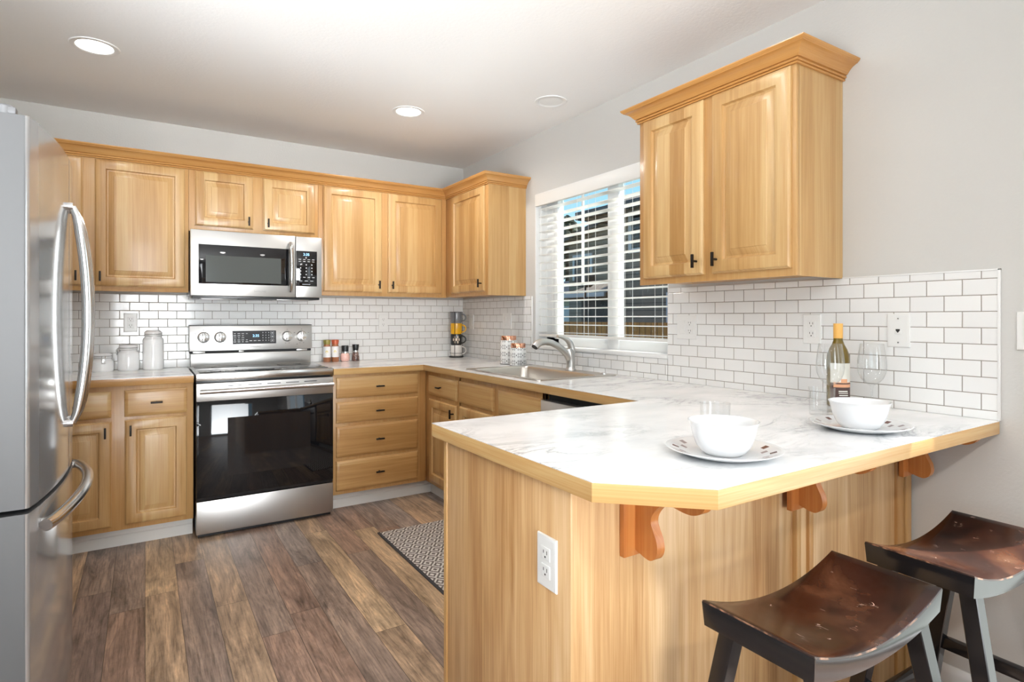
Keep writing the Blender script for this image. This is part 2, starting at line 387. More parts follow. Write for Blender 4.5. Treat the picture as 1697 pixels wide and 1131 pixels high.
class MB:
    """collects shapes into one mesh"""

    def __init__(s): s.bm = bmesh.new()

    def _add(s, verts, faces, mi=0, smooth=False):
        vs = [s.bm.verts.new(v) for v in verts]
        for f in faces:
            try:
                fc = s.bm.faces.new([vs[i] for i in f]); fc.material_index = mi; fc.smooth = smooth
            except ValueError: pass
        return s

    def merge(s, tmp, mi=0, mat=None):
        if mat is not None: bmesh.ops.transform(tmp, matrix=mat, verts=tmp.verts)
        mp = {v: s.bm.verts.new(v.co) for v in tmp.verts}
        for f in tmp.faces:
            try:
                nf = s.bm.faces.new([mp[v] for v in f.verts]); nf.material_index = f.material_index if mi is None else mi; nf.smooth = f.smooth
            except ValueError: pass
        tmp.free(); return s

    def box(s, x0, x1, y0, y1, z0, z1, bev=0, mi=0, seg=2, mat=None):
        t = bmesh.new()
        bmesh.ops.create_cube(t, size=1, matrix=Matrix.Translation(((x0 + x1) / 2, (y0 + y1) / 2, (z0 + z1) / 2)) @ Matrix.Diagonal((abs(x1 - x0), abs(y1 - y0), abs(z1 - z0), 1)))
        if bev: bmesh.ops.bevel(t, geom=list(t.edges), offset=bev, segments=seg, profile=.5, affect='EDGES')
        return s.merge(t, mi, mat)

    def prism(s, pts, axis, d0, d1, mi=0, bev=0, mat=None):
        """polygon pts in the plane normal to axis, extruded d0..d1. axis x: (y,z); y: (x,z); z: (x,y)"""
        def mk(p, d): return {'x': (d, p[0], p[1]), 'y': (p[0], d, p[1]), 'z': (p[0], p[1], d)}[axis]
        n = len(pts); t = bmesh.new()
        a = [t.verts.new(mk(p, d0)) for p in pts]; b = [t.verts.new(mk(p, d1)) for p in pts]
        for i in range(n): t.faces.new((a[i], a[(i + 1) % n], b[(i + 1) % n], b[i]))
        t.faces.new(a); t.faces.new(b[::-1])
        bmesh.ops.recalc_face_normals(t, faces=t.faces)
        if bev: bmesh.ops.bevel(t, geom=list(t.edges), offset=bev, segments=2, profile=.5, affect='EDGES', clamp_overlap=True)
        return s.merge(t, mi, mat)

    def lathe(s, prof, c=(0, 0, 0), seg=40, mi=0, mat=None, mfun=None):
        t = bmesh.new(); rings = []
        for r, z in prof:
            if r < 1e-6: rings.append([t.verts.new((0, 0, z))])
            else: rings.append([t.verts.new((r * math.cos(2 * PI * i / seg), r * math.sin(2 * PI * i / seg), z)) for i in range(seg)])
        for k in range(len(rings) - 1):
            A, B = rings[k], rings[k + 1]
            for i in range(seg):
                j = (i + 1) % seg
                if len(A) == 1 and len(B) == 1: continue
                if len(A) == 1: f = t.faces.new((A[0], B[j], B[i]))
                elif len(B) == 1: f = t.faces.new((A[i], A[j], B[0]))
                else: f = t.faces.new((A[i], A[j], B[j], B[i]))
                f.smooth = True; f.material_index = mfun(k, i) if mfun else mi
        bmesh.ops.recalc_face_normals(t, faces=t.faces)
        m = Matrix.Translation(c)
        if mat is not None: m = m @ mat
        return s.merge(t, None, m)

    def tube(s, pts, r, seg=12, mi=0, flat=1.0, up=None, cap=True):
        """swept tube; r number or list; flat squashes the section along the second axis"""
        pts = [V(p) for p in pts]; n = len(pts); rr = r if isinstance(r, (list, tuple)) else [r] * n
        t = bmesh.new(); rings = []; prev = None
        for i, p in enumerate(pts):
            d = (pts[min(i + 1, n - 1)] - pts[max(i - 1, 0)]).normalized()
            if prev is None:
                ref = V(up) if up else (V((0, 0, 1)) if abs(d.z) < .9 else V((1, 0, 0)))
                a = d.cross(ref).normalized()
            else: a = (prev - d * prev.dot(d)).normalized()
            prev = a; b = d.cross(a)
            rings.append([t.verts.new(p + a * rr[i] * math.cos(2 * PI * k / seg) + b * rr[i] * flat * math.sin(2 * PI * k / seg)) for k in range(seg)])
        for i in range(n - 1):
            for k in range(seg):
                f = t.faces.new((rings[i][k], rings[i][(k + 1) % seg], rings[i + 1][(k + 1) % seg], rings[i + 1][k])); f.smooth = True
        if cap: t.faces.new(rings[0][::-1]); t.faces.new(rings[-1])
        bmesh.ops.recalc_face_normals(t, faces=t.faces)
        return s.merge(t, mi)

    def rings(s, fmap, a0, a1, b0, b1, prof, mi=0):
        """rectangular panel built of nested rings (inset, depth)"""
        t = bmesh.new(); R = []
        for ins, d in prof:
            R.append([t.verts.new(fmap(a, b, d)) for a, b in ((a0 + ins, b0 + ins), (a1 - ins, b0 + ins), (a1 - ins, b1 - ins), (a0 + ins, b1 - ins))])
        t.faces.new(R[0][::-1])
        for i in range(len(R) - 1):
            for k in range(4): t.faces.new((R[i][k], R[i][(k + 1) % 4], R[i + 1][(k + 1) % 4], R[i + 1][k]))
        t.faces.new(R[-1])
        bmesh.ops.recalc_face_normals(t, faces=t.faces)
        return s.merge(t, mi)

    def sweep(s, path, prof, mi=0, side=1, closed_prof=True):
        """profile (out, z) swept along a plan polyline with mitred corners"""
        P = [V((p[0], p[1])) for p in path]; n = len(P); R = []
        t = bmesh.new()
        for i in range(n):
            ns = []
            if i > 0: d = (P[i] - P[i - 1]).normalized(); ns.append(V((d.y, -d.x)) * side)
            if i < n - 1: d = (P[i + 1] - P[i]).normalized(); ns.append(V((d.y, -d.x)) * side)
            m = ns[0] if len(ns) == 1 else (ns[0] + ns[1]) / (1 + ns[0].dot(ns[1]))
            R.append([t.verts.new((P[i].x + m.x * o, P[i].y + m.y * o, z)) for o, z in prof])
        q = len(prof)
        for i in range(n - 1):
            for k in range(q if closed_prof else q - 1):
                t.faces.new((R[i][k], R[i][(k + 1) % q], R[i + 1][(k + 1) % q], R[i + 1][k]))
        if closed_prof: t.faces.new(R[0]); t.faces.new(R[-1][::-1])
        bmesh.ops.recalc_face_normals(t, faces=t.faces)
        return s.merge(t, mi)

    def build(s, name, mats, parent=None, angle=38, local=False, recalc=False):
        me = bpy.data.meshes.new(name)
        if recalc: bmesh.ops.recalc_face_normals(s.bm, faces=s.bm.faces)
        if parent is not None and not local:
            off = V((0, 0, 0)); q = parent
            while q is not None: off += q.location; q = q.parent
            bmesh.ops.translate(s.bm, verts=s.bm.verts, vec=-off)
        s.bm.to_mesh(me); s.bm.free()
        for m in (mats if isinstance(mats, (list, tuple)) else [mats]): me.materials.append(M[m] if isinstance(m, str) else m)
        for p in me.polygons: p.use_smooth = True
        me.set_sharp_from_angle(angle=math.radians(angle))
        o = bpy.data.objects.new(name, me); C.objects.link(o)
        if parent is not None: o.parent = parent
        return o


def tag(o, label, cat, group=None, kind=None):
    if label: o['label'] = label
    if cat: o['category'] = cat
    if group: o['group'] = group
    if kind: o['kind'] = kind
    return o


def thing(name, label, cat, loc=(0, 0, 0), rz=0, group=None, kind='thing'):
    o = bpy.data.objects.new(name, None); C.objects.link(o); o.location = loc; o.rotation_euler = (0, 0, rz)
    o.empty_display_size = .05
    return tag(o, label, cat, group, kind)


def struct(name, mb, mat, label, cat, parent=None):
    o = mb.build(name, mat, parent); return tag(o, label, cat, kind='structure')


def dup(root, loc, rz=None, label=None):
    r = root.copy(); C.objects.link(r); r.location = loc
    if rz is not None: r.rotation_euler = (0, 0, rz)
    if label: r['label'] = label
    for ch in list(root.children):
        c = ch.copy(); C.objects.link(c); c.parent = r
        for q in list(ch.children):
            d = q.copy(); C.objects.link(d); d.parent = c
    return r


def text(name, s, size, mat, parent, loc, face='y', depth=.0004, align='CENTER'):
    cu = bpy.data.curves.new('lettering', 'FONT'); cu.body = s; cu.size = size; cu.align_x = align; cu.align_y = 'CENTER'; cu.extrude = depth
    tmp = bpy.data.objects.new('lettering_tmp', cu); C.objects.link(tmp)
    bpy.context.view_layer.update()
    me = bpy.data.meshes.new_from_object(tmp.evaluated_get(bpy.context.evaluated_depsgraph_get()))
    bpy.data.objects.remove(tmp)
    off = V((0, 0, 0)); q = parent
    while q is not None: off += q.location; q = q.parent
    rot = Matrix.Rotation(PI / 2, 4, 'X')
    if face == 'x': rot = Matrix.Rotation(-PI / 2, 4, 'Z') @ rot
    me.transform(Matrix.Translation(V(loc) - off) @ rot)
    me.materials.clear(); me.materials.append(M[mat])
    o = bpy.data.objects.new(name, me); C.objects.link(o); o.parent = parent
    return o


FY = lambda y0: (lambda a, b, d: (a, y0 - d, b))      # fronts facing -y (range wall)
FX = lambda x0: (lambda a, b, d: (x0 - d, a, b))      # fronts facing -x (window wall)
DOOR = [(0, 0), (0, .011), (.0018, .0125), (.0030, .0128), (.0065, .0172), (.010, .0188), (.050, .0192), (.0525, .0184), (.0550, .0115), (.0575, .0085), (.0650, .0080), (.0665, .0090), (.090, .0158), (.0915, .0176), (.094, .0180)]
DRAWER = [(0, 0), (0, .010), (.002, .0125), (.0045, .0135), (.0155, .0185), (.018, .0190)]


def pull(parent, fm, a, b, vertical, d0=.019):
    """small black T-bar pull: a bar on one post"""
    m = MB(); hl, hw = .028, .0048
    def bx(A0, A1, B0, B1, D0, D1, bev):
        p = [fm(x, y, d) for x in (A0, A1) for y in (B0, B1) for d in (D0, D1)]
        xs = [q[0] for q in p]; ys = [q[1] for q in p]; zs = [q[2] for q in p]
        m.box(min(xs), max(xs), min(ys), max(ys), min(zs), max(zs), bev)
    if vertical: bx(a - hw, a + hw, b - hl, b + hl, d0 + .022, d0 + .032, .0012)
    else: bx(a - hl, a + hl, b - hw, b + hw, d0 + .022, d0 + .032, .0012)
    m.tube([fm(a, b, d0), fm(a, b, d0 + .024)], .0045, 10)
    return m.build('handle', 'black_metal', parent)


def cab_door(parent, fm, a0, a1, b0, b1, hand=None, mat='maple'):
    d = MB().rings(fm, a0, a1, b0, b1, DOOR).build('door', mat, parent, 25)
    if hand: pull(d, fm, hand[0], hand[1], True)
    return d


def cab_drawer(parent, fm, a0, a1, b0, b1, hand=True, name='drawer'):
    d = MB().rings(fm, a0, a1, b0, b1, DRAWER).build(name, 'maple_h', parent, 25)
    if hand: pull(d, fm, (a0 + a1) / 2, (b0 + b1) / 2, False)
    return d


# ------------------------------------------------------------------ room shell
ZCEIL = 2.481
XL, YR, XK, YK = -5.0, -7.5, -3.36, -2.62       # left wall, rear wall, kitchen-side wall and its end
T = .14
# window opening in the right wall
WY0, WY1, WZ0, WZ1 = -2.254, -1.061, 1.042, 2.076

struct('floor', MB().box(XL - T, T, YR - T, T, -.06, 0), 'floor', 'brown and grey wood plank floor of the kitchen', 'floor')
struct('ceiling', MB().box(XL - T, T, YR - T, T, ZCEIL, ZCEIL + .1), 'ceiling', 'off-white textured ceiling with recessed lights', 'ceiling')
struct('wall_back', MB().box(XK - T, T, 0, T, 0, ZCEIL), 'wall', 'greige painted wall behind the range', 'wall')
m = MB()
m.box(0, T, YR, -5.66, 0, ZCEIL).box(0, T, -5.66, -3.86, 2.15, ZCEIL).box(0, T, -3.86, WY0, 0, ZCEIL).box(0, T, WY1, 0, 0, ZCEIL).box(0, T, WY0, WY1, 0, WZ0).box(0, T, WY0, WY1, WZ1, ZCEIL)
struct('wall_right', m, 'wall', 'greige painted wall with the window over the sink', 'wall')
m = MB(); m.box(XK - T, XK, YK, 0, 0, ZCEIL).box(XL, XK - T, YK, YK + T, 0, ZCEIL)
LW0, LW1, LZ0, LZ1 = -6.6, -3.6, .3, 2.25  # unseen window opening, added to let in more brightness
m.box(XL - T, XL, YR, LW0, 0, ZCEIL).box(XL - T, XL, LW1, YK + T, 0, ZCEIL).box(XL - T, XL, LW0, LW1, 0, LZ0).box(XL - T, XL, LW0, LW1, LZ1, ZCEIL)
struct('wall_left', m, 'wall', 'greige painted wall beside the fridge and dining side', 'wall')
PX0, PX1, PZ1 = -3.5, -1.3, 2.15  # unseen patio door opening, added to brighten the room
m = MB(); m.box(XL - T, PX0, YR - T, YR, 0, ZCEIL).box(PX1, T, YR - T, YR, 0, ZCEIL).box(PX0, PX1, YR - T, YR, PZ1, ZCEIL)
struct('wall_rear', m, 'wall', 'greige wall behind the camera with the added patio door', 'wall')
m = MB()
for a, b in ((PX0, PX0 + .07), (-2.44, -2.36), (PX1 - .07, PX1)): m.box(a, b, YR - .1, YR - .04, 0, PZ1, .004)
m.box(PX0, PX1, YR - .1, YR - .04, PZ1 - .07, PZ1, .004).box(PX0, PX1, YR - .1, YR - .04, 0, .06, .004)
struct('added_patio_door', m, 'vinyl', 'added white sliding patio door, unseen behind the camera', 'door')
m = MB()
for a, b in ((LW0, LW0 + .06), (-5.13, -5.07), (LW1 - .06, LW1)): m.box(XL - .09, XL - .04, a, b, LZ0, LZ1, .004)
m.box(XL - .09, XL - .04, LW0, LW1, LZ1 - .06, LZ1, .004).box(XL - .09, XL - .04, LW0, LW1, LZ0, LZ0 + .06, .004)
struct('added_left_window', m, 'vinyl', 'added white dining-side window, unseen in the left wall', 'window')
m = MB()
for a, b in ((-5.66, -5.59), (-4.80, -4.72), (-3.93, -3.86)): m.box(.04, .10, a, b, 0, 2.15, .004)
m.box(.04, .10, -5.66, -3.86, 2.08, 2.15, .004).box(.04, .10, -5.66, -3.86, 0, .06, .004)
struct('door_2', m, 'vinyl', 'white glass door in the right wall behind the stools', 'door')
# baseboard on the right wall beyond the peninsula
BB = [(0, 0), (.014, 0), (.014, .062), (.011, .072), (.007, .078), (.005, .085), (0, .085)]
struct('baseboard_right', MB().sweep([(-.0005, -3.855), (-.0005, -3.385)], BB, side=-1), 'white_paint', 'white baseboard at the foot of the wall by the stools', 'baseboard')

# window over the sink
m = MB()
fx0, fx1 = .095, .135
def frame_bar(y0, y1, z0, z1, x0=fx0, x1=fx1): m.box(x0, x1, y0, y1, z0, z1, .004)
frame_bar(WY1 - .145, WY1, WZ0, WZ1); frame_bar(WY0, WY0 + .05, WZ0, WZ1)
frame_bar(WY0, WY1, WZ0, WZ0 + .062); frame_bar(WY0, WY1, WZ1 - .05, WZ1)
frame_bar(-1.79, -1.695, WZ0, WZ1, .088, .135)
m.box(.083, .10, -1.206, -1.17, WZ0 + .05, WZ1 - .04, .003)      # sliding sash stile
win = struct('window_1', m, 'vinyl', 'white vinyl slider window above the sink', 'window')
win['kind'] = 'structure'
for a, b in ((-1.695, WY1 - .145), (WY0 + .05, -1.79)):
    MB().box(.112, .115, a, b, WZ0 + .062, WZ1 - .05).build('glass_pane', 'pane', win)
# sash stile bar seen through the left light
MB().box(.104, .118, -1.444, -1.428, WZ0 + .4, WZ1 - .05, .002).build('grille_bar', 'vinyl', win)
MB().box(.104, .118, -1.695, WY1 - .145, WZ0 + .40, WZ0 + .412, .002).build('grille_bar', 'vinyl', win)
sl = MB().box(-.014, .098, WY0 - .003, WY1 + .036, WZ0 - .018, WZ0 + .004, .004).build('sill', 'white_paint', win)
# white reveal lining of the opening
m = MB(); m.box(.0005, .096, WY1 - .006, WY1 - .0003, WZ0, WZ1).box(.0005, .096, WY0 + .0003, WY0 + .006, WZ0, WZ1).box(.0005, .096, WY0, WY1, WZ1 - .006, WZ1 - .0003)
m.build('reveal', 'white_paint', win)

# horizontal blind
bl = thing('window_blind', 'white horizontal slat blind hanging in the window over the sink', 'blind', (.04, (WY0 + WY1) / 2, WZ1 - .01))
m = MB().box(-.010, .012, WY0 + .010, WY1 - .008, 1.990, 2.070, .003).box(.006, .080, WY0 + .010, WY1 - .008, 2.02, 2.068)
m.build('valance', 'slat_white', bl)
m = MB(); z = 1.972; tl = math.radians(4.5); zs = []
while z > 1.135:
    a = Matrix.Translation((.047, 0, z)) @ Matrix.Rotation(tl, 4, 'Y')
    m.box(-.026, .026, WY0 + .014, WY1 - .012, -.0014, .0014, 0, mat=a); zs.append(z); z -= .0522
for i in range(2): z_ = 1.117 + i * .0
m.build('slats', 'slat_white', bl)
MB().box(.020, .074, WY0 + .014, WY1 - .012, 1.108, 1.124, .003).build('bottom_rail', 'slat_white', bl)
for y in (WY1 - .10, WY1 - .43, -1.60, -1.92, WY0 + .11):
    MB().tube([(.0185, y, 2.03), (.0185, y, 1.115)], .0009, 6).tube([(.0755, y, 2.03), (.0755, y, 1.115)], .0009, 6).build('ladder_cord', 'slat_white', bl)
MB().tube([(.012, WY1 - .05, 1.99), (.010, WY1 - .052, 1.30), (.010, WY1 - .052, 1.18)], [.0015, .0015, .004], 8).build('tilt_wand', 'slat_white', bl)

# ------------------------------------------------------------------ backsplash
m = MB().box(-3.06, -.0085, -.008, -.0005, .874, 1.3835)
bs = tag(m.build('backsplash', 'tile_back'), 'white subway tile backsplash on the wall behind the range', 'backsplash', kind='thing')
root = thing('backsplash', 'white subway tile backsplash running under the window to the bar end', 'backsplash', (0, -1.8, .914))
m = MB().box(-.008, -.0005, -1.0281, -.0005, .9145, 1.3835).box(-.008, -.0005, WY0 - .0, -1.0281, .9145, WZ0 - .0185).box(-.008, -.0005, -3.606, WY0 - .004, .9145, 1.3835)
o = m.build('tiles', 'tile_right', root)
MB().box(-.0105, -.0004, -1.0345, -1.0281, WZ0 + .004, 1.3835, .001).build('edge_trim', 'white_paint', root)
MB().box(-.0105, -.0004, -3.613, -3.606, .9145, 1.3885, .001).box(-.0105, -.0004, -3.613, -3.13, 1.3835, 1.3885, .001).build('edge_trim', 'white_paint', root)

# ------------------------------------------------------------------ upper cabinets
UF, UD = -.304, -.305
ZB, ZT = 1.387, 2.150


def upper(label, x0, x1, zb, doors, group='maple wall cabinets along the range wall'):
    t = thing('wall_cabinet', label, 'cabinet', ((x0 + x1) / 2, 0, zb), group=group)
    m = MB().box(x0 + .0005, x1 - .0005, -.302, -.001, zb + .012, ZT)           # box
    # face frame: stiles and rails
    m.box(x0 + .0005, x1 - .0005, UF, -.286, zb, ZT, .001)
    m.build('body', 'frame_wood', t)
    for a0, a1, b0, b1, hand in doors: cab_door(t, FY(UF), a0, a1, b0, b1, hand)
    return t


DT, DB = 2.1319, 1.4134
upper('tall maple wall cabinet left of the microwave, behind the fridge edge', -3.055, -2.029, ZB,
      [(-2.990, -2.545, DB, DT, (-2.575, DB + .055)), (-2.4924, -2.0472, DB, DT, (-2.466, DB + .055))])
upper('short maple wall cabinet above the microwave', -2.029, -1.2625, 1.7625,
      [(-1.9967, -1.6687, 1.7974, DT, (-1.697, 1.7974 + .045)), (-1.6101, -1.286, 1.7974, DT, (-1.582, 1.7974 + .045))])
upper('two-door maple wall cabinet between microwave and room corner', -1.2625, -.3045, ZB,
      [(-1.2291, -.8178, DB, DT, (-.845, DB + .055)), (-.7724, -.3477, DB, DT, (-.745, DB + .055))])
t = thing('wall_cabinet', 'single-door maple wall cabinet in the corner beside the window', 'cabinet', (0, -.5, ZB))
MB().box(-.302, -.001, -.9445, -.001, ZB + .012, ZT).box(UF, -.286, -.9445, -.3045, ZB, ZT, .001).build('body', 'frame_wood', t)
MB().box(-.303, -.001, -.9475, -.9445, ZB, ZT).build('side_panel', 'maple', t)
cab_door(t, FX(UF), -.915, -.41, DB, DT, (-.885, DB + .055))

CROWN = [(0, 2.136), (.008, 2.136), (.0095, 2.1395), (.0085, 2.143), (.005, 2.1445), (.0125, 2.1455), (.0145, 2.149), (.0135, 2.153), (.0095, 2.155), (.0165, 2.157), (.021, 2.163), (.028, 2.172), (.038, 2.181), (.050, 2.187), (.0545, 2.188), (.0555, 2.1905), (.060, 2.1935), (.064, 2.200), (.064, 2.2035), (0, 2.2035)]
cr = MB().sweep([(-3.055, UF), (UF, UF), (UF, -.948), (-.001, -.948)], [(o + .0008, z) for o, z in CROWN], side=1)
tag(cr.build('crown_molding', 'crown_wood', None, 30), 'orange maple crown along the tops of the range wall cabinets', 'crown molding', kind='thing')

t = thing('wall_cabinet', 'large two-door maple wall cabinet above the bar end, right of the window', 'cabinet', (0, -2.74, ZB))
NY0, NY1 = -2.3595, -3.1274
MB().box(-.302, -.001, NY1 + .003, NY0, ZB + .012, ZT).box(UF, -.286, NY1, NY0, ZB - .002, ZT, .001).build('body', 'frame_wood', t)
MB().box(-.288, -.001, NY1, NY1 + .003, ZB - .002, ZT).build('side_panel', 'maple', t)
cab_door(t, FX(UF), -2.7301, -2.393, DB, DT, (-2.703, DB + .055))
cab_door(t, FX(UF), -3.1114, -2.7744, DB, DT, (-2.802, DB + .055))
MB().sweep([(-.001, NY0), (UF, NY0), (UF, NY1), (-.001, NY1)], [(o + .0008, z) for o, z in CROWN], side=1).build('crown', 'crown_wood', t, 30)
for y in (-2.62, -2.98): MB().lathe([(0, 0), (.004, 0), (.004, .003)], (-.25, y, ZB - .0015), 12).build('screw_cap', 'frame_wood', t)

# ------------------------------------------------------------------ base cabinets
BF = -.606
ZC = .914


def kick(mb_path, parent, side=1):
    P = [(0, 0), (.012, 0), (.012, .055), (.006, .060), (.006, .108), (0, .108)]
    return MB().sweep(mb_path, P, side=side).build('toe_kick', 'kick_paint', parent)


t = thing('base_cabinet', 'maple base cabinet with two drawers and two doors left of the range', 'cabinet', (-2.38, 0, 0))
MB().box(-2.737, -2.0225, BF, -.001, .105, .872, .001).build('body', 'frame_wood', t)
cab_drawer(t, FY(BF), -2.692, -2.4025, .7075, .8455); cab_drawer(t, FY(BF), -2.3449, -2.0535, .7065, .8475)
cab_door(t, FY(BF), -2.692, -2.4012, .1312, .6872, (-2.428, .632)); cab_door(t, FY(BF), -2.3440, -2.0530, .1312, .6895, (-2.317, .635))
kick([(-2.737, -.528), (-2.0225, -.528)], t)

t = thing('base_cabinet', 'maple base cabinet of four stacked drawers right of the range', 'cabinet', (-.94, 0, 0))
MB().box(-1.2465, -.6065, BF, -.001, .105, .872, .001).build('body', 'frame_wood', t)
for b0, b1 in ((.7199, .8525), (.5613, .6932), (.3433, .5383), (.1293, .3204)): cab_drawer(t, FY(BF), -1.2262, -.6699, b0, b1)
kick([(-1.2465, -.528), (-.5405, -.528)], t)

t = thing('base_cabinet', 'narrow maple base cabinet with one drawer and door left of the sink', 'cabinet', (0, -.86, 0))
MB().box(BF, -.001, -1.112, -.6065, .105, .872, .001).build('body', 'frame_wood', t)
cab_drawer(t, FX(BF), -1.0955, -.675, .714, .842); cab_door(t, FX(BF), -1.0955, -.685, .1312, .686, (-1.068, .632))
kick([(-.528, -.5395), (-.528, -1.112)], t)
t = thing('sink_cabinet', 'maple sink base cabinet with two blank drawer fronts', 'cabinet', (0, -1.57, 0))
m = MB().box(BF, BF + .02, -2.022, -1.1125, .105, .872, .001).box(BF, -.001, -2.022, -2.004, .105, .872).box(BF, -.001, -1.1305, -1.1125, .105, .872).box(BF, -.001, -2.022, -1.1125, .105, .123)
m.build('body', 'frame_wood', t)
cab_drawer(t, FX(BF), -1.5418, -1.1303, .7115, .8430, False, 'false_drawer_front'); cab_drawer(t, FX(BF), -2.0075, -1.6006, .7115, .8410, False, 'false_drawer_front')
cab_door(t, FX(BF), -1.5418, -1.1384, .1312, .69, (-1.515, .635)); cab_door(t, FX(BF), -2.0075, -1.6006, .1312, .69, (-1.628, .635))
kick([(-.528, -1.1125), (-.528, -2.022)], t)

# dishwasher
t = thing('dishwasher', 'stainless steel dishwasher under the counter at the bar corner', 'dishwasher', (-.32, -2.33, 0))
MB().box(-.585, -.03, -2.632, -2.028, .10, .862).build('body', 'dark_gap', t)
MB().box(-.638, -.586, -2.630, -2.030, .115, .838, .004).build('door', 'steel', t)
m = MB().box(-.6395, -.6375, -2.60, -2.06, .700, .735, .0008); m.build('pocket_handle', 'dark_gap', t)
MB().box(-.545, -.525, -2.63, -2.03, .005, .10).build('toe_panel', 'black', t)

# peninsula: cabinet carcass with its outside panels
PXE, PYB = -1.490, -3.352
t = thing('bar_cabinet', 'maple bar peninsula cabinet with wood-grain panels facing the stools', 'cabinet', (-.75, -3.03, 0))
m = MB().box(-1.470, -.02, -3.335, -2.760, .105, .872).box(-1.470, -.62, -3.335, -2.82, .0, .105); m.build('body', 'maple', t)
# face-frame edge at the kitchen side
MB().box(-1.4925, -.62, -2.758, -2.7375, .0, .872, .001).build('face_frame', 'frame_wood', t)
MB().box(PXE, -1.4705, -3.3515, -2.7585, 0, .872, .001).build('end_panel', 'panel_wood', t)
MB().box(-1.4885, -.655, PYB, -3.3360, 0, .872, .001).build('back_panel', 'panel_wood', t)
MB().box(-.640, -.09, PYB, -3.3360, 0, .872, .001).build('back_panel', 'panel_wood', t)
for a in (-.690, -.6275): MB().box(a, a + .022, PYB - .014, PYB + .012, 0, .872, .003).build('batten', 'frame_wood', t)
MB().box(-.668, -.6275, PYB - .004, PYB + .012, 0, .872).build('batten', 'panel_wood', t)
MB().box(-.098, -.052, PYB - .010, PYB + .012, 0, .872, .002).build('batten', 'frame_wood', t)
MB().box(-.048, -.010, PYB - .016, PYB + .012, 0, .872, .004).build('batten', 'frame_wood', t)

# corbels: scrolled bracket boards on back plates, carrying the overhang
S0 = [(0, .018), (.016, .0130), (.032, .0085), (.047, .0080), (.060, .017), (.067, .034), (.064, .056), (.054, .076), (.048, .092), (.053, .110), (.070, .130), (.095, .144), (.120, .1415), (.142, .139), (.162, .140), (.180, .147), (.191, .158), (.195, .168), (.195, .176), (0, .176)]
pen = None


def smooth_poly(P, lo, hi, k=5):
    out = list(P[:lo])
    for i in range(lo, hi):
        p0, p1, p2, p3 = (V(P[j]) for j in (max(lo - 1, i - 1), i, i + 1, min(hi, i + 2)))
        for q in range(k):
            u = q / k; c = .5 * ((2 * p1) + (p2 - p0) * u + (2 * p0 - 5 * p1 + 4 * p2 - p3) * u * u + (3 * p1 - p0 - 3 * p2 + p3) * u ** 3); out.append((c.x, c.y))
    return out + list(P[hi:])


S0 = smooth_poly(S0, 1, 17)


def corbel(x, label, yo=0.0):
    t = thing('corbel', label, 'corbel', (x, PYB, .69), group='corbels under the bar top')
    zc0 = .872 - .176; y0 = PYB - .016 - yo
    MB().box(x - .045, x + .045, PYB - .016 - yo, PYB - .0005 - yo, zc0 + .004, .8715, .002).build('back_plate', 'corbel_wood', t)
    pts = [(y0 + .0005 - a * 1.0, zc0 + b - .0005) for a, b in S0]
    MB().prism(pts, 'x', x - .0115, x + .0115, bev=0).build('bracket', 'corbel_wood', t, 30)


corbel(-1.308, 'orange scrolled wood corbel nearest the angled bar corner')
corbel(-.700, 'orange scrolled wood corbel at the mid-bar panel joint', .0165)
corbel(-.062, 'orange scrolled wood corbel beside the right wall', .0165)

# ------------------------------------------------------------------ worktops
SX0, SX1, SY0, SY1 = -.578, -.042, -1.925, -1.130     # sink cut-out outline (rim)


def slab(outer, hole, z0, z1):
    t = bmesh.new(); loops = []
    for lp in ([outer, hole] if hole else [outer]):
        vs = [t.verts.new((x, y, z1)) for x, y in lp]
        es = [t.edges.new((vs[i], vs[(i + 1) % len(vs)])) for i in range(len(vs))]; loops.append((vs, es))
    bmesh.ops.triangle_fill(t, edges=[e for l in loops for e in l[1]], use_beauty=True, use_dissolve=False)
    top = list(t.faces)
    r = bmesh.ops.extrude_face_region(t, geom=top)
    bmesh.ops.translate(t, verts=[v for v in r['geom'] if isinstance(v, bmesh.types.BMVert)], vec=(0, 0, z0 - z1))
    bmesh.ops.recalc_face_normals(t, faces=t.faces)
    return t


OUT = [(-1.2495, -.009), (-.009, -.009), (-.009, -3.611), (-1.3443, -3.611), (-1.5135, -3.448), (-1.5135, -2.698), (-.642, -2.698), (-.642, -.642), (-1.2495, -.642)]
HOLE = [(SX0 + .02, SY0 + .02), (SX1 - .02, SY0 + .02), (SX1 - .02, SY1 - .02), (SX0 + .02, SY1 - .02)]
t = thing('countertop', 'white marble-look worktop with sink and angled bar end', 'countertop', (-.6, -2, .872))
m = MB(); m.merge(slab(OUT, HOLE, .9122, ZC), 0)
inn = [(-1.2495, -.009), (-.009, -.009), (-.009, -3.591), (-1.336, -3.591), (-1.4935, -3.4395), (-1.4935, -2.718), (-.622, -2.718), (-.622, -.622), (-1.2495, -.622)]
m.merge(slab(inn, HOLE, .8735, .9120), 0)
m.build('slab', 'marble', t)
EDGE = [(.0005, .8735), (.0195, .8735), (.0205, .8755), (.0205, .9105), (.0195, .9121), (.0005, .9121)]
MB().sweep([(-1.2495, -.6215), (-.6215, -.6215), (-.6215, -2.7185), (-1.494, -2.7185), (-1.494, -3.4395), (-1.3362, -3.5915), (-.009, -3.5915)], [(o - .001, z) for o, z in EDGE], side=1).build('wood_edge', 'edge_wood', t, 30)
t = thing('countertop', 'short white worktop left of the range with jars on it', 'countertop', (-2.4, -.3, .872))
m = MB().box(-2.755, -2.0225, -.642, -.009, .9122, ZC).box(-2.755, -2.0225, -.622, -.009, .8735, .912); m.build('slab', 'marble', t)
MB().sweep([(-2.755, -.6215), (-2.0225, -.6215)], [(o - .001, z) for o, z in EDGE], side=1).build('wood_edge', 'edge_wood', t, 30)

